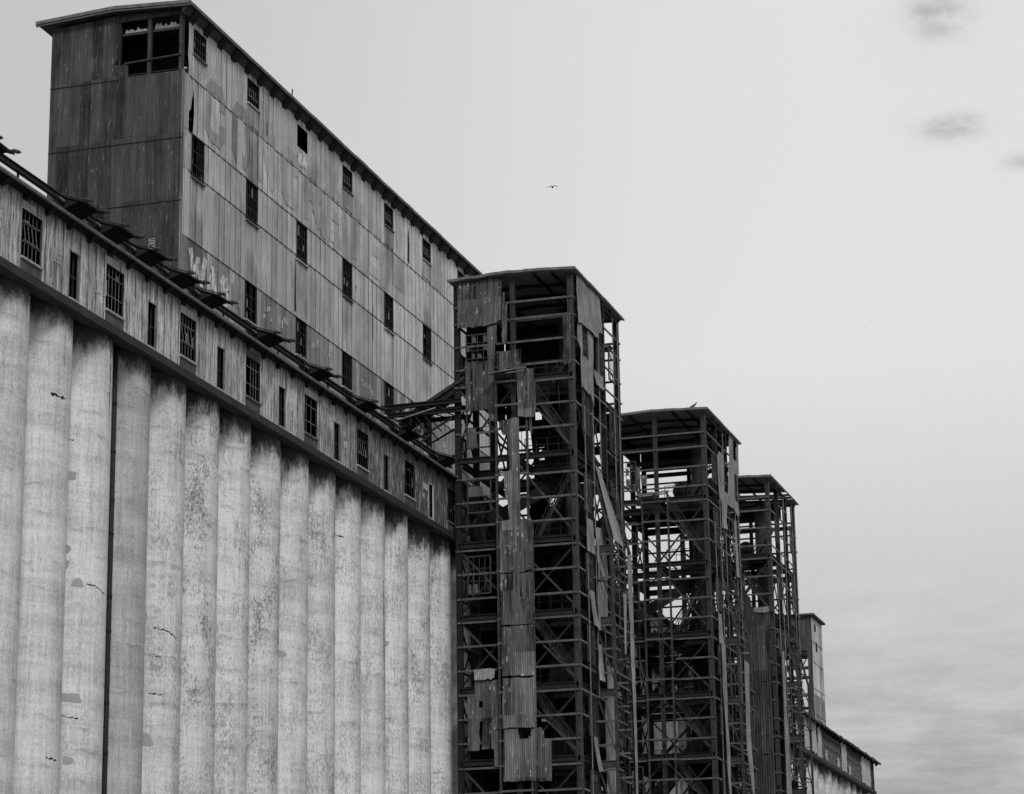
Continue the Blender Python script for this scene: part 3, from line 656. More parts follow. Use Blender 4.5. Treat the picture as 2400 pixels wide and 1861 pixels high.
# faded painted lettering: block capitals with clipped corners
STROKES = {
 'C': [[(1,.72),(1,.86),(.78,1),(.22,1),(0,.86),(0,.14),(.22,0),(.78,0),(1,.14),(1,.28)]],
 'O': [[(.22,1),(.78,1),(1,.86),(1,.14),(.78,0),(.22,0),(0,.14),(0,.86),(.22,1)]],
 'N': [[(0,0),(0,1)],[(0,1),(1,0)],[(1,0),(1,1)]],
 'R': [[(0,0),(0,1)],[(0,1),(.78,1),(1,.88),(1,.62),(.78,.5),(0,.5)],[(.5,.5),(1,0)]],
 'E': [[(0,0),(0,1)],[(0,1),(1,1)],[(0,.5),(.75,.5)],[(0,0),(1,0)]],
 'T': [[(.5,0),(.5,1)],[(0,1),(1,1)]],
 'A': [[(0,0),(.5,1)],[(.5,1),(1,0)],[(.22,.38),(.78,.38)]],
 'L': [[(0,1),(0,0)],[(0,0),(1,0)]],
 'W': [[(0,1),(.25,0)],[(.25,0),(.5,.8)],[(.5,.8),(.75,0)],[(.75,0),(1,1)]],
 'S': [[(1,.8),(.8,1),(.2,1),(0,.82),(.1,.6),(.9,.42),(1,.2),(.8,0),(.2,0),(0,.2)]],
 'H': [[(0,0),(0,1)],[(1,0),(1,1)],[(0,.5),(1,.5)]],
 'Y': [[(0,1),(.5,.5)],[(1,1),(.5,.5)],[(.5,.5),(.5,0)]],
 'P': [[(0,0),(0,1)],[(0,1),(.8,1),(1,.85),(1,.65),(.8,.5),(0,.5)]],
 'K': [[(0,0),(0,1)],[(1,1),(0,.45)],[(.25,.6),(1,0)]],
 'M': [[(0,0),(0,1)],[(0,1),(.5,.3)],[(.5,.3),(1,1)],[(1,1),(1,0)]],
 'U': [[(0,1),(0,.15),(.2,0),(.8,0),(1,.15),(1,1)]], 'I': [[(.5,0),(.5,1)]], 'D': [[(0,0),(0,1)],[(0,1),(.7,1),(1,.75),(1,.25),(.7,0),(0,0)]],
 'B': [[(0,0),(0,1)],[(0,1),(.8,1),(.9,.75),(.7,.5),(0,.5)],[(.7,.5),(1,.3),(.8,0),(0,0)]], 'X': [[(0,0),(1,1)],[(0,1),(1,0)]], 'G': [[(1,.8),(.8,1),(.2,1),(0,.8),(0,.2),(.2,0),(.8,0),(1,.2),(1,.45),(.6,.45)]],
}
def letter(ch, x, z, w, h, t, f, sheets=True):
    """flat letter strokes of thickness t laid on a wall by f(u, z)"""
    m = MB(); d = 0
    for st in STROKES[ch]:
        for (a, b), (c, e) in zip(st[:-1], st[1:]):
            p = Vector((x + t/2 + a*(w-t), z + t/2 + b*(h-t))); q = Vector((x + t/2 + c*(w-t), z + t/2 + e*(h-t)))
            dd = (q-p).normalized(); nn = Vector((-dd.y, dd.x))*t/2; p2 = p - dd*t*.35; q2 = q + dd*t*.35
            d += .0012
            m.quad(*[f(v.x, v.y, .004 + d) for v in (p2+nn, q2+nn, q2-nn, p2-nn)])
    return m
def wallf(u, z, o): return (u, HY0-o-.044, z)
for j, ch in enumerate('CONCRETE'):
    letter(ch, 146.55 + 4.45*j, 62.45, 3.15, 4.4, .85, wallf).build('painted_letter', 'letter' if j < 2 else 'letterfaint', hh)
for j, ch in enumerate('CENTRAL'[:0]): pass
MB().box(151.85, 152.75, HY0-.06, HY0-.05, 61.98, 65.75).build('replaced_sheet', 'pale', hh)
for a, b, c, d in ((155.9,156.8,66.0,67.2),(166.7,168.4,66.0,67.4),(170.2,171.1,62.0,63.4),(174.8,176.5,66.2,67.6),(176.0,177.6,62.0,64.2),(183.2,185.8,63.1,65.7),(190.0,192.4,62.1,65.0),(193.2,195.8,66,67.8),(167.5,169.2,62.2,64.0),(180.2,181.4,62.2,64.9)):
    MB().box(a, b, HY0-.046, HY0-.0425, c, d).build('faded_paint_block', 'letterfaint', hh)
# sprayed blob under the empty window
m = MB(); m.prism([(163.75+.95*math.cos(q*.2094)*(1+.1*math.sin(q*1.9)), 66.75+.5*math.sin(q*.2094)*(1+.12*math.sin(q*2.3))) for q in range(30)], lambda u, z: (u, HY0-.048, z), (0,-.004,0)); m.build('sprayed_blob', 'spray', hh)
# graffiti: WASH in big pale letters on the dark lowest course
for ch, x, z, w, h in (('W',144.25,51.9,2.9,2.3),('A',147.2,51.7,1.75,2.25),('S',149.35,51.5,1.5,2.3),('H',151.25,51.3,1.8,2.5)):
    letter(ch, x, z, w, h, .62 if ch != 'H' else .5, wallf).build('graffiti_letter', 'spray' if ch != 'H' else 'sprayfaint', hh)
def scrawl(words, x, z, w, h, f, mat='spray', parent=None, slant=0.0, t=.085):
    for line, dz in words:
        n = len(line)
        for j, ch in enumerate(line):
            if ch == ' ': continue
            rr = RND.uniform(.75,1.1)
            letter(ch, x + w*j/n, z + dz + slant*j + RND.uniform(-.05,.05), w/n*.8, h*RND.uniform(.8,1.15), t, f).build('graffiti_tag', mat, parent)
scrawl([('ELDPE',.0),('R S',-.55)], 156.8, 53.35, 1.6, .5, wallf, parent=hh, slant=.04)
scrawl([('PSERNEY',.0)], 159.5, 52.85, 2.3, .55, wallf, parent=hh, slant=.15)
scrawl([('ANNY',.0)], 165.8, 52.95, 1.5, .6, wallf, parent=hh, slant=.17)
scrawl([('KEEOK',.0)], 168.3, 53.1, 2.1, .5, wallf, parent=hh, slant=.1)
scrawl([('GAERL',.0),('   DES',-.3)], 176.1, 52.95, 2.6, .55, wallf, parent=hh)
scrawl([('S',.0),('X',-.45)], 174.7, 60.1, .6, .4, wallf, parent=hh)
scrawl([('KK',.0),('R',-.6)], 195.4, 52.7, 1.1, .55, wallf, parent=hh, t=.11)
scrawl([('SX',.0),('A',-.6)], 198.6, 52.6, .9, .6, wallf, parent=hh, t=.11)
gf = lambda u, z, o: (u, -o-.04, z)
scrawl([('NOSENDER',.0)], 144.9, 43.1, 3.1, .42, gf, parent=gal, slant=-.01)
scrawl([('ILE',.0)], 108.7, 41.4, 1.3, .7, gf, 'board', gal); scrawl([('ILU',.0)], 113.0, 41.2, 2.2, .9, gf, 'board', gal)
scrawl([('SNA',.0),('K X',-.7)], 165.2, 41.9, 1.0, .4, gf, parent=gal)
scrawl([('EKO',.0)], 149.4, 41.2, .8, .45, gf, parent=gal); scrawl([('XS',.0),('OX',-.6),('SK',-1.1)], 171.9, 41.6, .6, .4, gf, parent=gal)
ef = lambda u, z, o: (HX0-.03-o, u, z)
scrawl([('EKD',.0)], 16.6, 55.1, -1.6, .4, ef, 'sprayfaint', parent=hh, t=.05); scrawl([('S',.0),('G',-.45)], 10.9, 54.2, -.5, .4, ef, 'sprayfaint', parent=hh, t=.05)

# ------------------------------------------------------------------ far headhouse
fh = thing('far_headhouse', 'narrow distant headhouse tower with slit windows beyond the last steel tower', 'building', (365.4, 13, 0))
FX0, FX1 = 361.3, 369.6
m = MB(); m.sheet([rect(FX0, FX1, 0, 65.8), rect(363.5,364.7,64.0,65.1)[:4], rect(364.1,365.3,61.1,62.5)], fy2, .1); m.build('river_wall', 'siding', fh)
for z in (62.25, 59.25, 55.43, 51.7): MB().box(FX0, FX1, HY0-.06, HY0-.004, z-.03, z+.03).build('course_flashing', 'apron', fh)
m = MB()
m.sheet([rect(HY0, 18.3, 60.9, 65.9), rect(11.2, 11.9, 63.3, 64.6)], lambda u, z, o: (FX0-o, u, z), .06, .12, .015); m.sheet([[(8.7,0),(9.4,0),(9.4,60.9),(8.7,60.9)]], lambda u, z, o: (FX0-o, u, z), .06); m.sheet([rect(10.6, 18.3, 0, 51.3)], lambda u, z, o: (FX0, u, z), .2)
m.build('end_wall', 'endwall', fh)
m = MB()
for z in (60.3, 58.2, 56.8, 54.3, 52.4): m.box(FX0+.02, FX0+.3, 9.4, 18.3, z, z+.45)
for y in (11.0, 14.5, 18.1): m.box(FX0+.05, FX0+.35, y-.15, y+.15, 51, 61)
m.bar((FX0+.2,9.4,53),(FX0+.2,11,56.8),.15); m.bar((FX0+.2,11,57),(FX0+.2,9.4,60.3),.15)
m.build('open_framing', 'steel', fh)
m = MB(); m.box(360.7, 370.3, 8.2, 18.9, 65.95, 66.2); m.build('roof', 'roof', fh)
MB().box(FX1-.1, FX1-.02, HY0+.05, 18.3, 61.0, 65.8).build('far_side_wall', 'endwall', fh); MB().box(FX1-.1, FX1-.02, HY0+.05, 18.3, 0, 51.0).build('far_side_wall', 'endwall', fh)

# ------------------------------------------------------------------ marine towers
GIRTS = [56.7, 55.4, 53.65, 51.9, 50.6, 48.85, 47.1, 43.7, 41.95, 40.25, 38.45, 36.73, 34.95, 33.25, 31.53, 29.8, 28.07, 26.35, 24.66, 22.9, 21.15, 19.4, 17.65, 15.9]
FLOORS = [50.95, 45.2, 38.95, 33.7, 28.5, 23.4, 18.2, 13.0]
YN, YM, YR = -0.62, -4.92, -9.3       # silo side, middle, river side column lines
LX = 12.8
def fence(m, a, b, z, n=4, h=1.0):
    a = Vector(a); b = Vector(b)
    for j in range(n+1):
        p = a + (b-a)*j/n; m.bar(p, p + Vector((0,0,h)), .05)
    for q in (.5, 1.0): m.bar(a + Vector((0,0,h*q)), b + Vector((0,0,h*q)), .045)

def tower(X, label, var):
    rnd = random.Random(var*13+5)
    t = thing('marine_tower', label, 'tower', (X+LX/2, -5, 0), 'ruined steel marine towers in front of the silos')
    top = 58.35
    xs = [X, X+4.27, X+8.45, X+LX]
    # columns
    for x in xs:
        for y in (YN, YM, YR):
            if y == YM and x in xs[1:3]: continue
            MB().hcol(x, y, 0, top, .36 if x == X else .3, .42 if y != YM else .34, .06).build('column', 'steel2' if (x == X and y != YN) else 'steel', t)
    # corner angle at the river corner, its lit edge painted pale
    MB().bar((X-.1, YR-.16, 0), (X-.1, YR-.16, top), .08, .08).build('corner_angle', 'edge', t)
    # protruding leg casing frame in the middle of the front
    cz = 51.2
    for y in (-3.72, -6.02):
        MB().bar((X-.62, y, 0), (X-.62, y, cz), .16, .16).build('casing_post', 'steel2', t)
    # girts
    for z in GIRTS:
        miss = rnd.random()
        if not (var == 0 and 51 < z < 56 and False):
            MB().bar((X-.1, YN+.25, z), (X-.1, (-3.6 if z < cz else YM), z), .1, .14).build('girt', 'girt', t)
        y0 = YM if z > cz else -6.15
        MB().bar((X-.1, y0, z), (X-.1, YR-.1, z), .1, .15).build('girt', 'girt', t)
        if z < cz and rnd.random() < .85:
            m = MB(); m.bar((X-.66, -3.62, z), (X-.66, -6.12, z), .12, .15); m.bar((X-.66, -6.06, z), (X-.06, -6.12, z), .12, .15); m.bar((X-.66, -3.68, z), (X-.06, -3.62, z), .12, .15); m.build('casing_girt', 'girt', t)
        # side girts, some broken short or sagging
        segs = [(X-.1, xs[1]), (xs[1], xs[2]), (xs[2], X+LX+.5)]
        for a, b in segs:
            q = rnd.random()
            if q < .12: continue
            if q < .2: b = a + (b-a)*rnd.uniform(.3,.7)
            sg = rnd.uniform(-.22,.05) if rnd.random() < .25 else 0
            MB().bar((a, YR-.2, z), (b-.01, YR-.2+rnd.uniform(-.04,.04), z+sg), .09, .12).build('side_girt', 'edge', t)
        MB().bar((X+LX+.15, YN, z), (X+LX+.15, YR-.2, z), .12, .15).build('rear_girt', 'steel', t)
        if rnd.random() < .8: MB().bar((X, YN+.05, z), (X+LX, YN+.05, z), .12, .14).build('rear_girt', 'steel', t)
    # floors
    for j, z in enumerate(FLOORS):
        MB().ibeam((X, YN, z-.1), (X, YR, z-.1), .28, .42, .06).build('floor_beam', 'steel', t)
        for x in xs[1:]: MB().ibeam((x, YN, z-.1), (x, YR, z-.1), .28, .5, .07).build('inner_floor_beam', 'steel', t)
        for y in (YM, YN): MB().ibeam((X, y, z-.12), (X+LX, y, z-.12), .26, .44, .06).build('inner_floor_beam', 'steel', t)
        MB().ibeam((X, YR-.02, z-.1), (X+LX, YR-.02, z-.1), .28, .42, .06).build('edge_beam', 'steel', t)
        # deck plates with gaps
        for a, b in ((xs[0]+.3, xs[1]), (xs[1], xs[2]), (xs[2], xs[3]-.2)):
            for c, d in ((YN-.2, -3.4), (-6.3, YR+.3), (-3.4, -6.3)):
                if rnd.random() < (.42 if z > 40 else .66): MB().box(a+.02, b-.02, min(c,d)+.01, max(c,d)-.01, z+.22, z+.27).build('deck_plate', 'black', t)
        # handrail by the river side
        m = MB(); fence(m, (X+.5, YM-.6, z+.27), (X+.5, YR+.4, z+.27), z, 4); m.build('handrail', 'steel', t)
        m = MB(); fence(m, (X+6.4, YN-.4, z+.27), (X+6.4, YR+.4, z+.27), z, 6); m.build('handrail', 'steel', t)
    # X bracing per storey
    lv = [58.2] + FLOORS + [7.8]
    for j in range(1, len(lv)-1):
        zt, zb = lv[j]-.4, lv[j+1]+.2
        for (ya, yb) in ((YM, YR), (YN, YM)):
            if rnd.random() < .9: MB().bar((X+.06, ya, zt), (X+.06, yb, zb), .1, .14).build('brace', 'steel2', t)
            for yy, zz in ((ya, zt), (yb, zb)):
                s_ = .42 if yy == ya else -.42; q = -.42 if zz == zt else .42
                MB().prism([(yy,zz),(yy+(s_ if yb > ya else -s_),zz),(yy+(s_ if yb > ya else -s_)*.4,zz+q),(yy,zz+q)], lambda y, z: (X-.02, y, z), (.03,0,0)).build('gusset_plate', 'steel2', t)
            if rnd.random() < .75: MB().bar((X+.2, yb, zt), (X+.2, ya, zb), .1, .14).build('brace', 'steel', t)
        for (xa, xb) in ((xs[0], xs[1]), (xs[1], xs[2]), (xs[2], xs[3])):
            MB().bar((xa, YR+.05, zt), (xb, YR+.05, zb), .09, .12).build('side_brace', 'steel2', t); MB().bar((xb, YR+.15, zt), (xa, YR+.15, zb), .07, .1).build('side_brace', 'steel', t)
        for (ya, yb) in ((YM, YR), (YN, YM)):
            for q in (((X+LX, ya, zt), (X+LX, yb, zb)), ((X+LX-.12, yb, zt), (X+LX-.12, ya, zb))): MB().bar(q[0], q[1], .1, .14).build('rear_brace', 'steel', t)
        for (xa, xb) in ((xs[0], xs[1]), (xs[2], xs[3])):
            for q in (((xa, YN, zt), (xb, YN, zb)), ((xb, YN+.12, zt), (xa, YN+.12, zb))): MB().bar(q[0], q[1], .1, .14).build('rear_brace', 'steel', t)
    # window frames in the lattice
    def wframe(axis, a, b, z0, z1, plane, nb=3, rows=2, nm='window_frame'):
        m = MB(); w = .09
        P = (lambda u, z: (plane, u, z)) if axis == 0 else (lambda u, z: (u, plane, z))
        for u in (a, b): m.bar(P(u, z0), P(u, z1), .1)
        for z in (z0, z1): m.bar(P(a, z), P(b, z), .1)
        o = m.build(nm, 'steel2', t); q = MB()
        for j in range(1, nb+1): q.bar(P(a+(b-a)*j/(nb+1), z0), P(a+(b-a)*j/(nb+1), z1), .04)
        for j in range(1, rows+1): q.bar(P(a, z0+(z1-z0)*j/(rows+1)), P(b, z0+(z1-z0)*j/(rows+1)), .04)
        q.build('glazing_bars', 'sash', o)
        for j in range(nb+1):
            for k in range(rows+1):
                if rnd.random() < .3:
                    u0 = a+(b-a)*j/(nb+1); u1 = u0 + (b-a)/(nb+1)*rnd.uniform(.4,.95); za = z0+(z1-z0)*k/(rows+1); zb = za + (z1-z0)/(rows+1)*rnd.uniform(.4,1)
                    MB().quad(P(u0,za), P(u1,za), P(u1-(u1-u0)*.2,zb), P(u0,zb)).build('broken_pane', 'apron', o)
    wframe(0, -1.35, -3.1, 52.1, 54.5, X-.14, 3, 3)
    wframe(0, -1.35, -3.1, 46.0, 49.0, X-.14, 0, 1, 'opening_frame'); wframe(0, -1.35, -3.1, 41.2, 43.6, X-.14, 0, 1, 'opening_frame')
    wframe(0, -1.3, -3.0, 35.3, 38.0, X-.14, 3, 2); wframe(0, -1.3, -3.0, 24.8, 27.6, X-.14, 0, 1, 'opening_frame')
    for z0, z1 in ((52.6,55.0),(47.0,50.2),(41.2,43.9),(35.4,38.0),(30.2,32.9),(25.0,27.8),(19.9,22.6)):
        wframe(1, X+1.65, X+3.25, z0, z1, YR-.3, 3, 3); wframe(1, X+9.3, X+11.2, z0+.3, z1+.6, YR-.3, 3, 2)
    if var == 0: wframe(1, X+5.85, X+7.6, 52.5, 55.0, YR-.3, 3, 4)
    # grain leg pipe, hoppers and conveyor inside
    m = MB(); m.tube((X+5.9, -7.3, 45.4), (X+5.9, -7.3, 57.6), .58, 18); m.tube((X+5.9, -7.3, 38.2), (X+5.9, -7.3, 45.2), .34, 14); m.tube((X+5.9,-7.3,45.35),(X+5.9,-7.3,45.6),.8,18)
    m.build('spout_pipe', 'steel2', t, True)
    m = MB(); m.bar((X+2.5, -2.0, 41.0), (X+7.6, -8.9, 46.2), .5, .9); m.build('conveyor_chute', 'black', t)
    m = MB(); m.bar((X+9.5, -1.2, 34.0), (X+4.0, -8.8, 40.2), .6, 1.1); m.build('conveyor_chute', 'black', t)
    m = MB(); m.bar((X+5.0, -1.5, 24.0), (X+5.0, -8.6, 32.0), .7, 1.2); m.build('conveyor_chute', 'steel', t)
    for q in ((6.3,-5.6,53.0,.75),(9,-3,52.3,.6)): MB().tube((X+q[0],q[1],q[2]),(X+q[0]+.8,q[1],q[2]),q[3],18).build('winch_drum', 'steel', t, True)
    for q in ((X+5.5,X+8.2,-6.4,-4.6,51.2,52.3),(X+8.6,X+10.6,-3.6,-2.2,51.2,51.9),(X+4.4,X+5.4,-3.5,-2.3,51.2,52.7)): MB().box(*q).build('winch_bed', 'black', t)
    for q in (1.6,6.5,11.5): MB().ibeam((X+q,YN,55.85),(X+q,YR,55.85),.26,.36).build('crane_beam', 'steel2' if q < 2 else 'steel', t)
    # stairs
    def stair(a, b, w=(0,0,0)):
        m = MB(); a = Vector(a); b = Vector(b); s = Vector((.75,0,0))
        for q in (0, 1):
            m.bar(a+s*q, b+s*q, .06, .24); m.bar(a+s*q+Vector((0,0,.95)), b+s*q+Vector((0,0,.95)), .05); m.bar(a+s*q+Vector((0,0,.5)), b+s*q+Vector((0,0,.5)), .04)
            for k in range(6): p = a+(b-a)*k/5+s*q; m.bar(p, p+Vector((0,0,.95)), .045)
        n = 14
        for k in range(n): p = a+(b-a)*(k+.5)/n; m.bar(p, p+s, .22, .03)
        m.build('stair_flight', 'steel2', t)
    stair((X+1.2,-5.6,50.7),(X+1.2,-9.0,45.4)); stair((X+2.4,-8.9,45.0),(X+2.4,-5.6,39.1)); stair((X+1.2,-5.4,33.8),(X+1.2,-8.9,28.7)); stair((X+1.0,-5.4,28.4),(X+1.0,-8.9,23.6)); stair((X+3.0,-7.0,51.2),(X+3.0,-8.9,54.0))
    # hanging rods and cables
    for k in range(14):
        y = rnd.uniform(YR+.3, YN-.3); x = X + rnd.choice((.3, .8, 3, 6, 9, 12)); z1 = rnd.choice(FLOORS[:6]); L = rnd.uniform(2,5.2)
        MB().bar((x,y,z1), (x+rnd.uniform(-.1,.1),y+rnd.uniform(-.1,.1),z1-L), .035).build('hanging_cable', 'steel2', t)
    # dark rear sheeting in the lower storeys
    zt = 41.0 if var == 0 else (33.0 if var == 1 else 30.0)
    m = MB(); fxx = lambda u, z, o: (X+LX+.2+o, u, z)
    def ragged(y0, y1, z0, z1):
        pts = [(y0, z0), (y1, z0)]; n = 9
        for k in range(n+1): pts.append((y1+(y0-y1)*k/n, z1 + rnd.uniform(-1.2,.6)))
        return pts
    def gaps(y0, y1, z0, z1, n):
        out = []
        for k in range(n):
            y = rnd.uniform(min(y0,y1)+.2, max(y0,y1)-.9); z = z0 + (z1-z0)*(k+rnd.uniform(.1,.4))/n; w = rnd.uniform(.15,.6); h = rnd.uniform(.2,1.3); out.append([(y,z),(y+w,z+rnd.uniform(-.2,.2)),(y+w*.9,z+h),(y+.05,z+h*.9)])
        return out
    m.sheet([ragged(YR+.9, YN if var == 0 else YM+.6, 0, zt)] + (gaps(YR+.9, YN if var == 0 else YM, 17, 38 if var == 0 else 31, 16 if var == 0 else 9)), fxx, .1, .4, .03); m.build('rear_sheeting', 'black', t)
    m = MB(); m.sheet([ragged(YR+(.5 if var else 1.2), (-6.0 if var else YM+.3), 0, 42.0 if var else 43.0)] + gaps(YR+1.2, -6.1, 18, 41, 9), lambda u, z, o: (X+8.6+o, u, z), .1, .4, .03); m.build('rear_sheeting', 'black', t)
    # top storey keeps part of its rear cladding
    zl = (50.4, 56.9, 57.2)[var]
    m = MB(); m.sheet([[(YR+1.25, zl), (YN, zl), (YN, 58.65), (YM, 58.8), (YR+1.25, 58.62)]] + ([rect(-3.1,-2.6,50.9,52.4)] if var == 0 else []), lambda u, z, o: (X+LX+.3+o, u, z), .1, .4, .03); m.build('rear_sheeting', 'steel', t)
    m = MB(); m.sheet([rect(X+(3.2 if var == 0 else 0), X+LX, zl+(.9 if var == 0 else 0), 58.6)], lambda u, z, o: (u, YN+.3+o, z), .1, .4, .03); m.build('silo_side_sheeting', 'steel', t)
    m = MB(); m.sheet([ragged(X+4.3, X+LX, 0, 38 if var == 0 else 12)], lambda u, z, o: (u, YN+.2+o, z), .1, .4, .03); m.build('silo_side_sheeting', 'black', t)
    if var == 0:
        m = MB(); m.sheet([[(-8.95,41.5),(-2.3,41.5),(-2.0,44.0),(-2.5,47.0),(-2.2,50.4),(-8.95,50.4)], rect(-8.3,-7.0,42.9,44.9), rect(-8.3,-7.1,46.1,48.0), rect(-6.6,-6.1,45.9,47.9), rect(-8.5,-7.3,48.7,49.7), rect(-4.3,-3.7,43.4,45.2), rect(-5.3,-4.8,47.0,49.4), rect(-3.3,-2.9,48,49)], lambda u, z, o: (X+LX+.3+o, u, z), .1, .4, .03); m.build('rear_sheeting', 'black', t)
    # roof
    ov = .6
    rz = lambda y: 58.72 + .22*(1-abs(y-YM)/4.9)
    m = MB(); mu = MB(); n = 22
    for a, b in ((YR-.5, YM), (YM, YN+.5)):
        for j in range(n):
            xa = X-ov + (LX+2*ov)*j/n; xb = X-ov + (LX+2*ov)*(j+1)/n
            if var == 2 and a < -6 and j in (12, 13, 15, 17): continue
            m.quad((xa,a,rz(a)),(xb,a,rz(a)),(xb,b,rz(b)),(xa,b,rz(b))); mu.quad((xa,a,rz(a)-.1),(xb,a,rz(a)-.1),(xb,b,rz(b)-.1),(xa,b,rz(b)-.1))
    rf = m.build('roof', 'roof', t); mu.build('roof_boarding', 'boarding', rf)
    m = MB()
    for (a, b) in ((YR-.55, YM), (YM, YN+.55)):
        n = 5
        for k in range(n):
            ya = a+(b-a)*k/n; yb = a+(b-a)*(k+1)/n; d = rnd.uniform(-.03,.04)
            m.bar((X-ov-.03, ya, rz(ya)-.03+d), (X-ov-.03, yb, rz(yb)-.03+d), .06, .2)
        n = 5
    for k in range(7):
        xa = X-ov+(LX+2*ov)*k/7; xb = X-ov+(LX+2*ov)*(k+1)/7; d = rnd.uniform(-.02,.03)
        m.bar((xa, YR-.55, 58.66+d), (xb, YR-.55, 58.66+d), .06, .17)
    m.build('roof_fascia', 'fascia', t)
    for k in range(1, 6):
        x = X+.1+LX*k/5; m = MB()
        for (a, b) in ((YR-.3, YM), (YM, YN+.3)): m.bar((x, a, rz(a)-.26), (x, b, rz(b)-.26), .14, .2)
        m.build('rafter', 'steel', t)
    for y in (-2.7, -6.6, -8.0): MB().bar((X-.3, y, rz(y)-.2), (X+LX+.3, y, rz(y)-.2), .12, .18).build('purlin', 'steel', t)
    MB().bar((X,YR-.1,58.3),(X+LX,YR-.1,58.3),.2,.25).build('eave_beam', 'steel', t)
    # outrigger that carries the boom on the river side
    xa, xb, yo = X+4.5, X+9.6, -10.75
    for x in (xa, xb):
        MB().bar((x, YR-.1, 45.1), (x, yo, 39.3), .16, .2).build('outrigger_strut', 'steel2', t)
        MB().bar((x+.35, YR-.1, 45.1), (x+.35, yo, 39.3), .08, .1).build('outrigger_strut', 'steel2', t)
        MB().bar((x, yo, 0), (x, yo, 39.5), .2, .2).build('outrigger_post', 'steel2', t)
    for z in GIRTS:
        if z > 40: 
            if z < 44.5:
                f = (45.1-z)/(45.1-39.3); y = YR-.1 + f*(yo-YR+.1); MB().bar((xa, y, z), (xb, y, z), .1, .13).build('outrigger_girt', 'steel2', t)
            continue
        if rnd.random() < .93:
            m = MB(); m.bar((xa, YR-.2, z), (xa, yo-.1, z), .12, .15)
            if rnd.random() < .8: m.bar((xa-.1, yo-.12, z), (xa + (xb-xa)*rnd.choice((.25,.5,1.12)), yo-.12, z), .11, .14)
            m.build('outrigger_girt', 'girt', t); MB().bar((xb, YR-.2, z), (xb, yo-.04, z), .1, .12).build('outrigger_girt', 'edge', t)
    for z in FLOORS[2:]:
        MB().ibeam((xa, YR, z-.1), (xa, yo, z-.1), .2, .5, .05).build('outrigger_beam', 'steel2', t)
    for a, b in zip(FLOORS[2:-1], FLOORS[3:]):
        MB().bar((xa, YR, a), (xa, yo, b+.6), .07, .1).build('outrigger_brace', 'steel2', t); MB().bar((xa, yo-.05, a), (xb, yo-.05, b), .08, .1).build('outrigger_brace', 'steel2', t)
    # light river-side mullion strips
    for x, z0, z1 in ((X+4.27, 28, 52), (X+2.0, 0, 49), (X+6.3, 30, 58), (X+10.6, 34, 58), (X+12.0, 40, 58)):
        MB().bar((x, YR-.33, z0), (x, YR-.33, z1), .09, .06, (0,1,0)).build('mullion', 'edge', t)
    return t

def jagged(q, step=.28, amt=.045):
    out = []
    for (a, b), (c, d) in zip(q, q[1:]+q[:1]):
        L = math.hypot(c-a, d-b); n = max(1, int(L/step)) if abs(c-a) > abs(d-b)*.3 else max(1, int(L/.6))
        for k in range(n):
            j = amt if k else 0.0
            out.append((a+(c-a)*k/n + RND.uniform(-j,j)*.5, b+(d-b)*k/n + RND.uniform(-j,j)*1.6))
    return out
def sheets(parent, key, name, mat, axis, plane, corr=True, pitch=.16, buckle=1.0):
    for q in SHEETS[key]:
        zs = [p[1] for p in q]; us = [p[0] for p in q]; z0, z1 = min(zs), max(zs); u0, u1 = min(us), max(us)
        ph, bw, cl = RND.uniform(0, 6), RND.uniform(.02,.07)*buckle, RND.choice((0, 0, .12, .22))*buckle
        def bulge(u, z):
            tt = (z1-z)/max(.1, z1-z0)
            return bw*(1+math.sin(ph + 1.7*u + 1.1*z))*.5 + cl*tt*tt*(.4+.6*(u-u0)/max(.1,u1-u0))
        if axis == 0: f = lambda u, z, o: (plane-o-bulge(u, z), u, z)
        else: f = lambda u, z, o: (u, plane-o-bulge(u, z), z)
        m = MB(); poly = jagged([tuple(p) for p in q])
        # cut in courses so the sheet can bend along its height
        n = max(1, int((z1-z0)/.7)); cuts = [z0+(z1-z0)*k/n for k in range(n+1)]
        for a, b in zip(cuts[:-1], cuts[1:]): m.sheet([clip(poly, a, b)], f, .034 if corr else .05, pitch if corr else 0, .036 if corr else 0)
        m.build(name, mat, parent)
def clip(poly, a, b):
    """part of a polygon between heights a and b"""
    for lim, keep in ((a, lambda z: z >= a), (b, lambda z: z <= b)):
        out = []
        for p, q in zip(poly, poly[1:]+poly[:1]):
            if keep(p[1]): out.append(p)
            if keep(p[1]) != keep(q[1]):
                s = (lim-p[1])/(q[1]-p[1]); out.append((p[0]+(q[0]-p[0])*s, lim))
        poly = out
        if len(poly) < 3: return [(0,a),(0.001,a),(0.001,a+.001)]
    return poly

X1, X2, X3 = 171.33, 214.0, 241.75
T1 = tower(X1, 'nearest ruined steel tower with hanging corrugated sheets, tallest in the photo', 0)
T2 = tower(X2, 'middle skeletal steel tower, open lattice with a pale torn sheet on its side', 1)
T3 = tower(X3, 'farthest steel tower with a tall dark corrugated sheet covering its lower front', 2)
sheets(T1, 't1_front', 'corrugated_sheet', 'corr', 0, X1-.24)
sheets(T1, 't1_front_light', 'bare_sheet', 'corrlight', 0, X1-.3)
sheets(T1, 't1_center', 'casing_sheet', 'corrcasing', 0, X1-.78)
sheets(T1, 't1_side', 'pale_sheet', 'light', 1, YR-.36, False)
sheets(T1, 't1_side_corr', 'grey_corrugated_sheet', 'corrlight', 1, YR-.46)
# casing returns that face the river
m = MB(); m.sheet([[(X1-.78,15.5),(X1-.1,15.5),(X1-.1,40.1),(X1-.78,40.1)]], lambda u, z, o: (u, -6.22-o, z), .034, .136, .024); m.build('casing_return', 'corr', T1)
m = MB(); m.sheet([rect(X1-.78, X1-.1, 46.7, 50.9)], lambda u, z, o: (u, -6.25-o, z), .034, .136, .024); m.build('casing_return', 'corr', T1)
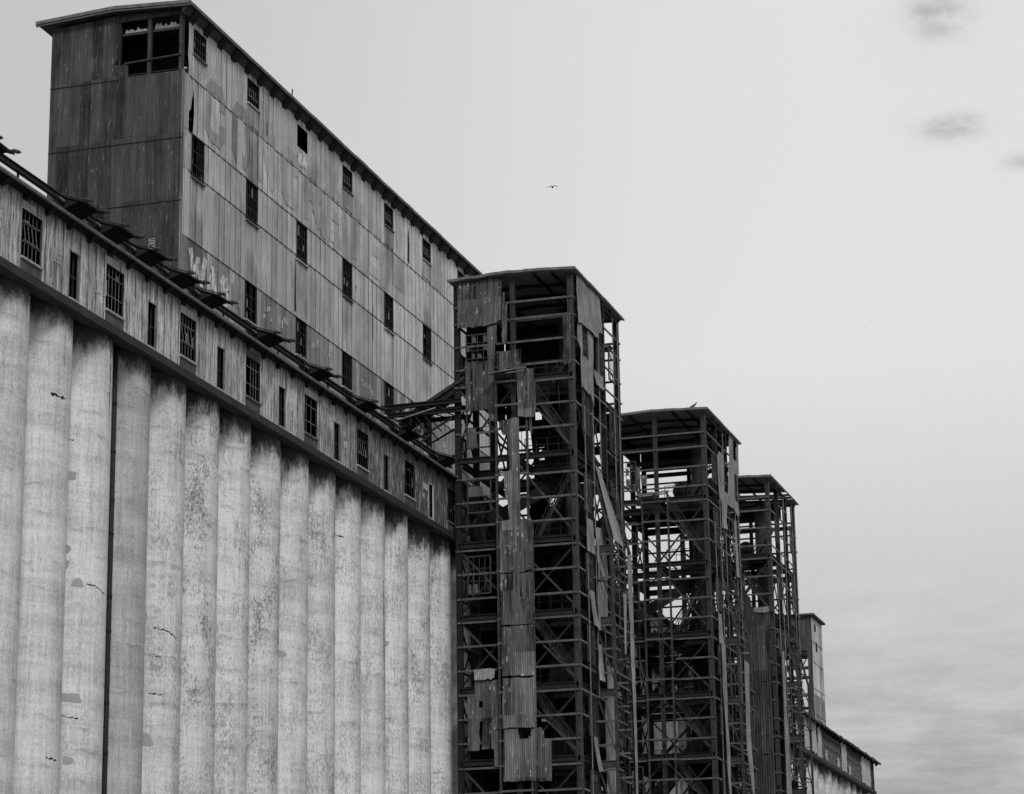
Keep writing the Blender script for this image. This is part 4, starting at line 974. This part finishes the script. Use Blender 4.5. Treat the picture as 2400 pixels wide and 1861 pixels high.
# leaning corrugated sheet on the outrigger struts
m = MB(); m.sheet([[(175.9,45.2),(177.1,45.0),(178.6,41.0),(178.3,39.4),(175.8,39.4)]], lambda u, z, o: (u, YR-.3-(45.2-z)*.235-o, z), .034, .136, .024); m.build('leaning_sheet', 'corrlight', T1)
# boards on the outer face
m = MB(); m.sheet([jagged([(179.4,39.3),(180.8,39.2),(181.0,30.0),(180.9,0),(180.2,0),(180.3,24.0)], .3, .12)], lambda u, z, o: (u, -10.93, z), .05); m.build('leaning_board', 'light', T1)
m = MB(); m.sheet([[(178.0,36.0),(178.9,35.9),(178.5,31.5),(178.0,31.4)]], lambda u, z, o: (u, -10.95, z), .05); m.build('leaning_board', 'light', T1)
m = MB(); m.sheet([rect(177.2,178.9,0,30.6),rect(176.4,177.1,10,28.0)], lambda u, z, o: (u, YR-.5-o, z), .034, .136, .024); m.build('lower_side_sheet', 'corrlight', T1)
# broken ledge above the hanging casing sheet
m = MB()
for a, b in (((X1-.8,-3.7,51.15),(X1-.8,-6.0,51.25)),((X1-1.5,-3.45,51.1),(X1-1.5,-6.25,51.3)),((X1-.8,-4.5,51.2),(X1-1.5,-4.7,51.2)),((X1-.8,-6.0,51.25),(X1-1.5,-6.25,51.3)),((X1-.8,-3.7,51.15),(X1-1.5,-3.45,51.1))): m.bar(a, b, .12, .1)
m.build('broken_ledge', 'fascia', T1)
m = MB(); m.quad((X1-1.5,-3.4,51.2),(X1-1.45,-4.6,51.28),(X1-.75,-4.5,51.3),(X1-.75,-3.6,51.22)); m.build('bent_scrap', 'corrlight', T1)
sheets(T2, 't2_front', 'corrugated_sheet', 'corr', 0, X2-.3)
sheets(T2, 't2_side', 'pale_sheet', 'light', 1, YR-.36, False)
sheets(T2, 't2_outer', 'leaning_board', 'light', 1, -10.93, False)
sheets(T2, 't2_strip', 'pale_strip', 'light', 1, -9.9, False)
m = MB()
for a, b in (((X2-.8,-3.7,51.15),(X2-.8,-6.0,51.25)),((X2-1.5,-3.45,51.1),(X2-1.5,-6.25,51.3)),((X2-.8,-6.0,51.25),(X2-1.5,-6.25,51.3)),((X2-.8,-3.7,51.15),(X2-1.5,-3.45,51.1)),((X2-.8,-4.9,51.2),(X2-1.5,-5.0,51.2))): m.bar(a, b, .2, .1)
m.build('broken_ledge', 'corrlight', T2)
m = MB(); m.tube((X2+8.5,-6.6,52.6),(X2+9.2,-6.6,52.6),1.0,20,caps=False); m.tube((X2+8.45,-6.6,52.6),(X2+9.25,-6.6,52.6),.3,14); 
for k in range(4): m.bar((X2+8.8,-6.6+.95*math.cos(k*.785),52.6+.95*math.sin(k*.785)),(X2+8.8,-6.6-.95*math.cos(k*.785),52.6-.95*math.sin(k*.785)),.1)
m.build('pulley_wheel', 'black', T2)
m = MB(); m.tube((X2+6.8,-8.0,44.9),(X2+6.8,-6.6,39.5),.5,14,1.1); m.tube((X2+6.8,-8.2,49.5),(X2+6.8,-8.0,44.9),.4,14,.5); m.build('feed_spout', 'steel', T2, True)
sheets(T3, 't3_front', 'tall_corrugated_sheet', 'endwall', 0, X3-.3, pitch=.24, buckle=.3)
sheets(T3, 't3_front_light', 'bare_sheet', 'corrlight', 0, X3-.36)
sheets(T3, 't3_strip', 'pale_strip', 'light', 1, -9.9, False)

# ------------------------------------------------------------------ conveyor bridge truss
br = thing('conveyor_bridge', 'broken dark steel truss bridge from the nearest tower to the gallery roof', 'bridge', (171.6, 2.3, 48.5))
for x in (171.0, 173.2):
    MB().ibeam((x, 5.2, 49.55), (x, -.9, 49.6), .28, .34, .06).build('top_chord', 'black', br)
    MB().ibeam((x, 4.6, 48.95), (x, -.9, 48.9), .28, .3, .06).build('bottom_chord', 'steel', br)
    for a, b in (((4.4,49.2),(3.2,48.9)),((2.9,49.9),(2.9,48.0)),((1.9,49.4),(.9,49.0)),((.9,49.4),(0,48.95)),((-.3,48.4),(2.6,46.9)),((-.3,48.3),(2.0,47.2)),((2.0,48.9),(1.3,48.0)),((2.5,48.2),(2.3,47.4)),((2.6,48.8),(1.5,47.3)),((3.9,49.1),(3.1,49.5))):
        MB().bar((x, a[0], a[1]), (x, b[0], b[1]), .07, .09).build('truss_bar', 'steel', br)
MB().bar((172.0, 3.9, 48.3), (172.0, -1.4, 51.3), 1.3, .75).build('inclined_chute', 'black', br)
MB().bar((171.2, 3.7, 48.55), (171.2, -1.2, 51.35), .1, .16).build('chute_rail', 'steel2', br)
MB().tube((170.9, 3.8, 48.55), (170.9, .95, 49.2), .06, 8).build('loose_pipe', 'corrlight', br)
for a, b in (((170.9,4.3,49.2),(170.9,3.3,49.35)),((171.0,4.7,48.9),(171.0,3.6,48.3)),((170.8,2.2,48.0),(170.9,1.6,47.4)),((171.1,1.4,47.2),(171.0,2.1,46.8))): MB().bar(a, b, .09, .12).build('bent_bar', 'steel', br)

# ------------------------------------------------------------------ birds
def gull(name, loc, span, yaw, label, grp=None, flap=.2):
    m = MB(); s = span/1.2
    prof = [(-.6,-.10,.03),(-.42,-.055,.075),(-.28,-.03,.10),(-.16,.07,.12),(-.05,.0,.11),(0,-.02,.12),(.05,.0,.11),(.15,.06,.12),(.3,.055,.10),(.45,.01,.07),(.58,-.03,.025)]
    L = [(Vector((q[0]*s, q[2]*s, q[1]*s)), Vector((q[0]*s, -q[2]*s, q[1]*s-.01*s))) for q in prof]
    T = [(a+Vector((0,0,.03*s)), b+Vector((0,0,.012*s))) for a, b in L]
    for k in range(len(L)-1):
        m.quad(L[k][0], L[k+1][0], L[k+1][1], L[k][1]); m.quad(T[k][0], T[k][1], T[k+1][1], T[k+1][0]); m.quad(L[k][1], L[k+1][1], T[k+1][1], T[k][1]); m.quad(T[k][0], T[k+1][0], L[k+1][0], L[k][0])
    body = [(-.34,.015),(-.25,.05),(-.1,.085),(.05,.09),(.18,.065),(.27,.05),(.33,.02)]
    for (a, ra), (b, rb) in zip(body[:-1], body[1:]): m.tube((0,a*s,-.06*s+a*.12*s),(0,b*s,-.06*s+b*.12*s), ra*s, 8, rb*s, caps=False)
    m.quad((-.06*s,.3*s,-.03*s),(.06*s,.3*s,-.03*s),(.09*s,.46*s,-.02*s),(-.09*s,.46*s,-.02*s))
    c, sn = math.cos(yaw), math.sin(yaw)
    m.v = [(v[0]*c-v[1]*sn+loc[0], v[0]*sn+v[1]*c+loc[1], v[2]+loc[2]) for v in m.v]
    o = m.build(name, 'feather', None, False); tag(o, label, 'bird', grp); return o
gull('flying_gull', (260.0, 17.19, 98.24), 1.36, R(-70), 'dark gull gliding with spread wings in the open sky right of the headhouse')
gull('distant_bird', (839.5,136.8,261.9), .5, R(-60), 'tiny distant bird speck in the sky nearest above the middle tower')
gull('distant_bird', (853.8,72.2,255.4), .8, R(-75), 'tiny distant bird speck, larger of the pair in the right half of the sky')
gull('distant_bird', (859.2,50.6,247.0), .6, R(-70), 'tiny distant bird speck rightmost in the sky')
gull('distant_bird', (881.4,73.0,129.1), .6, R(-80), 'tiny distant bird speck low in the sky above the distant gallery')
m = MB(); bx_, by_, bz_ = X2-.5, -8.45, 58.85
m.tube((bx_,by_,bz_+.1),(bx_,by_-.2,bz_+.2),.07,8,.11); m.tube((bx_,by_-.2,bz_+.2),(bx_,by_-.36,bz_+.3),.11,8,.05); m.tube((bx_,by_-.33,bz_+.27),(bx_,by_-.42,bz_+.42),.05,8,.065); m.tube((bx_,by_-.42,bz_+.4),(bx_,by_-.53,bz_+.4),.03,6,.01); m.tube((bx_,by_+.2,bz_+.08),(bx_,by_,bz_+.12),.02,6,.07); m.bar((bx_,by_-.18,bz_-.06),(bx_,by_-.18,bz_+.14),.025)
tag(m.build('perched_bird', 'feather'), 'small dark bird perched on the roof edge of the middle steel tower', 'bird')

# ------------------------------------------------------------------ light, sky, camera
SUN_EL, SUN_AZ = R(40), R(-150)     # azimuth of the sun direction in the XY plane
sd = Vector((math.cos(SUN_EL)*math.cos(SUN_AZ), math.cos(SUN_EL)*math.sin(SUN_AZ), math.sin(SUN_EL)))
sl = bpy.data.lights.new('sun', 'SUN'); sl.energy = 1.5; sl.angle = R(14); sl.color = (1, .995, .985)
so = bpy.data.objects.new('sun', sl); COL.objects.link(so); so.rotation_euler = (-sd).to_track_quat('-Z', 'Y').to_euler()
so.location = (100, -100, 120)

w = bpy.data.worlds.new('World'); SC.world = w; w.use_nodes = True
g = NG(w.node_tree); bg = w.node_tree.nodes['Background']
sk = g.n.new('ShaderNodeTexSky'); sk.sky_type = 'NISHITA'; sk.sun_disc = False; sk.sun_elevation = SUN_EL; sk.sun_rotation = math.pi/2 - SUN_AZ
sk.air_density = 1.0; sk.dust_density = 4.0; sk.ozone_density = 1.0
bw = g.n.new('ShaderNodeRGBToBW'); g.l.new(sk.outputs[0], bw.inputs[0])
d = g.n.new('ShaderNodeTexCoord').outputs['Generated']; dx, dy, dz = g.sep(d)
az = g.m('ARCTAN2', dy, dx)
# overcast veil: broad soft brightening plus low streaky bands
big = g.noise(g.vec(g.mul(dx, 2.0), g.mul(dy, 2.0), g.mul(dz, 3.0)), 1.0, 3, .55, 1)
low = g.noise(g.vec(g.mul(az, 18.0), g.mul(dz, 75.0), 3.0), 1.0, 7, 0.68)
lowm = g.mul(g.sub(1.0, g.step(dz, .10, .21)), 1.0)
veil = g.lin(dz, .06, .27, .44, 1.0)
veil = g.mul(veil, g.sub(1.0, g.mul(g.step(az, .16, .52), .26)))
veil = g.mul(veil, g.add(1.0, g.mul(g.step(g.mul(dx, -1.0), 0.0, 0.8), 0.7)))  # unseen sky behind the camera brightened, added for directional light
veil = g.mul(veil, g.sub(1.0, g.mul(g.step(g.mul(dy, -1.0), 0.02, 0.7), 0.55)))  # unseen sky over the river darkened, added to shade the silo edges
veil = g.mul(veil, g.add(1.0, g.mul(g.sub(big, .5), .1)))
veil = g.mul(veil, g.add(1.0, g.mul(lowm, g.mul(g.sub(low, .5), .8))))
puffn = g.noise(g.vec(g.mul(az, 60.0), g.mul(dz, 110.0), 1.0), 1.0, 5, .65, 1.5)
for (pa, pz, ra, rz_, k) in PUFFS:
    q = g.add(g.m('POWER', g.m('DIVIDE', g.sub(az, pa), ra), 2.0), g.m('POWER', g.m('DIVIDE', g.sub(dz, pz), rz_), 2.0))
    fall = g.m('EXPONENT', g.mul(q, -1.0))
    veil = g.mul(veil, g.sub(1.0, g.mul(g.mul(fall, g.lin(puffn, .12, .88, 0.0, 1.45)), k)))
lum = g.add(g.mul(bw.outputs[0], SKY_MIX), g.mul(veil, SKY_CONST))
g.l.new(lum, bg.inputs['Color']); bg.inputs['Strength'].default_value = 0.12

cam = bpy.data.cameras.new('camera'); co = bpy.data.objects.new('camera', cam); COL.objects.link(co)
cam.lens = 90.0137; cam.sensor_width = 36; cam.sensor_fit = 'HORIZONTAL'; cam.clip_end = 9000
yaw, pit, rol = 0.29602195, 0.26120903, -0.015192
fw = Vector((math.cos(pit)*math.cos(yaw), math.cos(pit)*math.sin(yaw), math.sin(pit)))
rt = fw.cross(Vector((0,0,1))).normalized(); up = rt.cross(fw)
r2 = math.cos(rol)*rt + math.sin(rol)*up; u2 = -math.sin(rol)*rt + math.cos(rol)*up
mat = Matrix((r2, u2, -fw)).transposed().to_4x4(); mat.translation = Vector((0, -57, 1.7))
co.matrix_world = mat; SC.camera = co
SC.view_settings.view_transform = 'Standard'; SC.view_settings.look = 'None'; SC.view_settings.exposure = EXPO; SC.view_settings.gamma = 1
SC.render.engine = 'CYCLES'
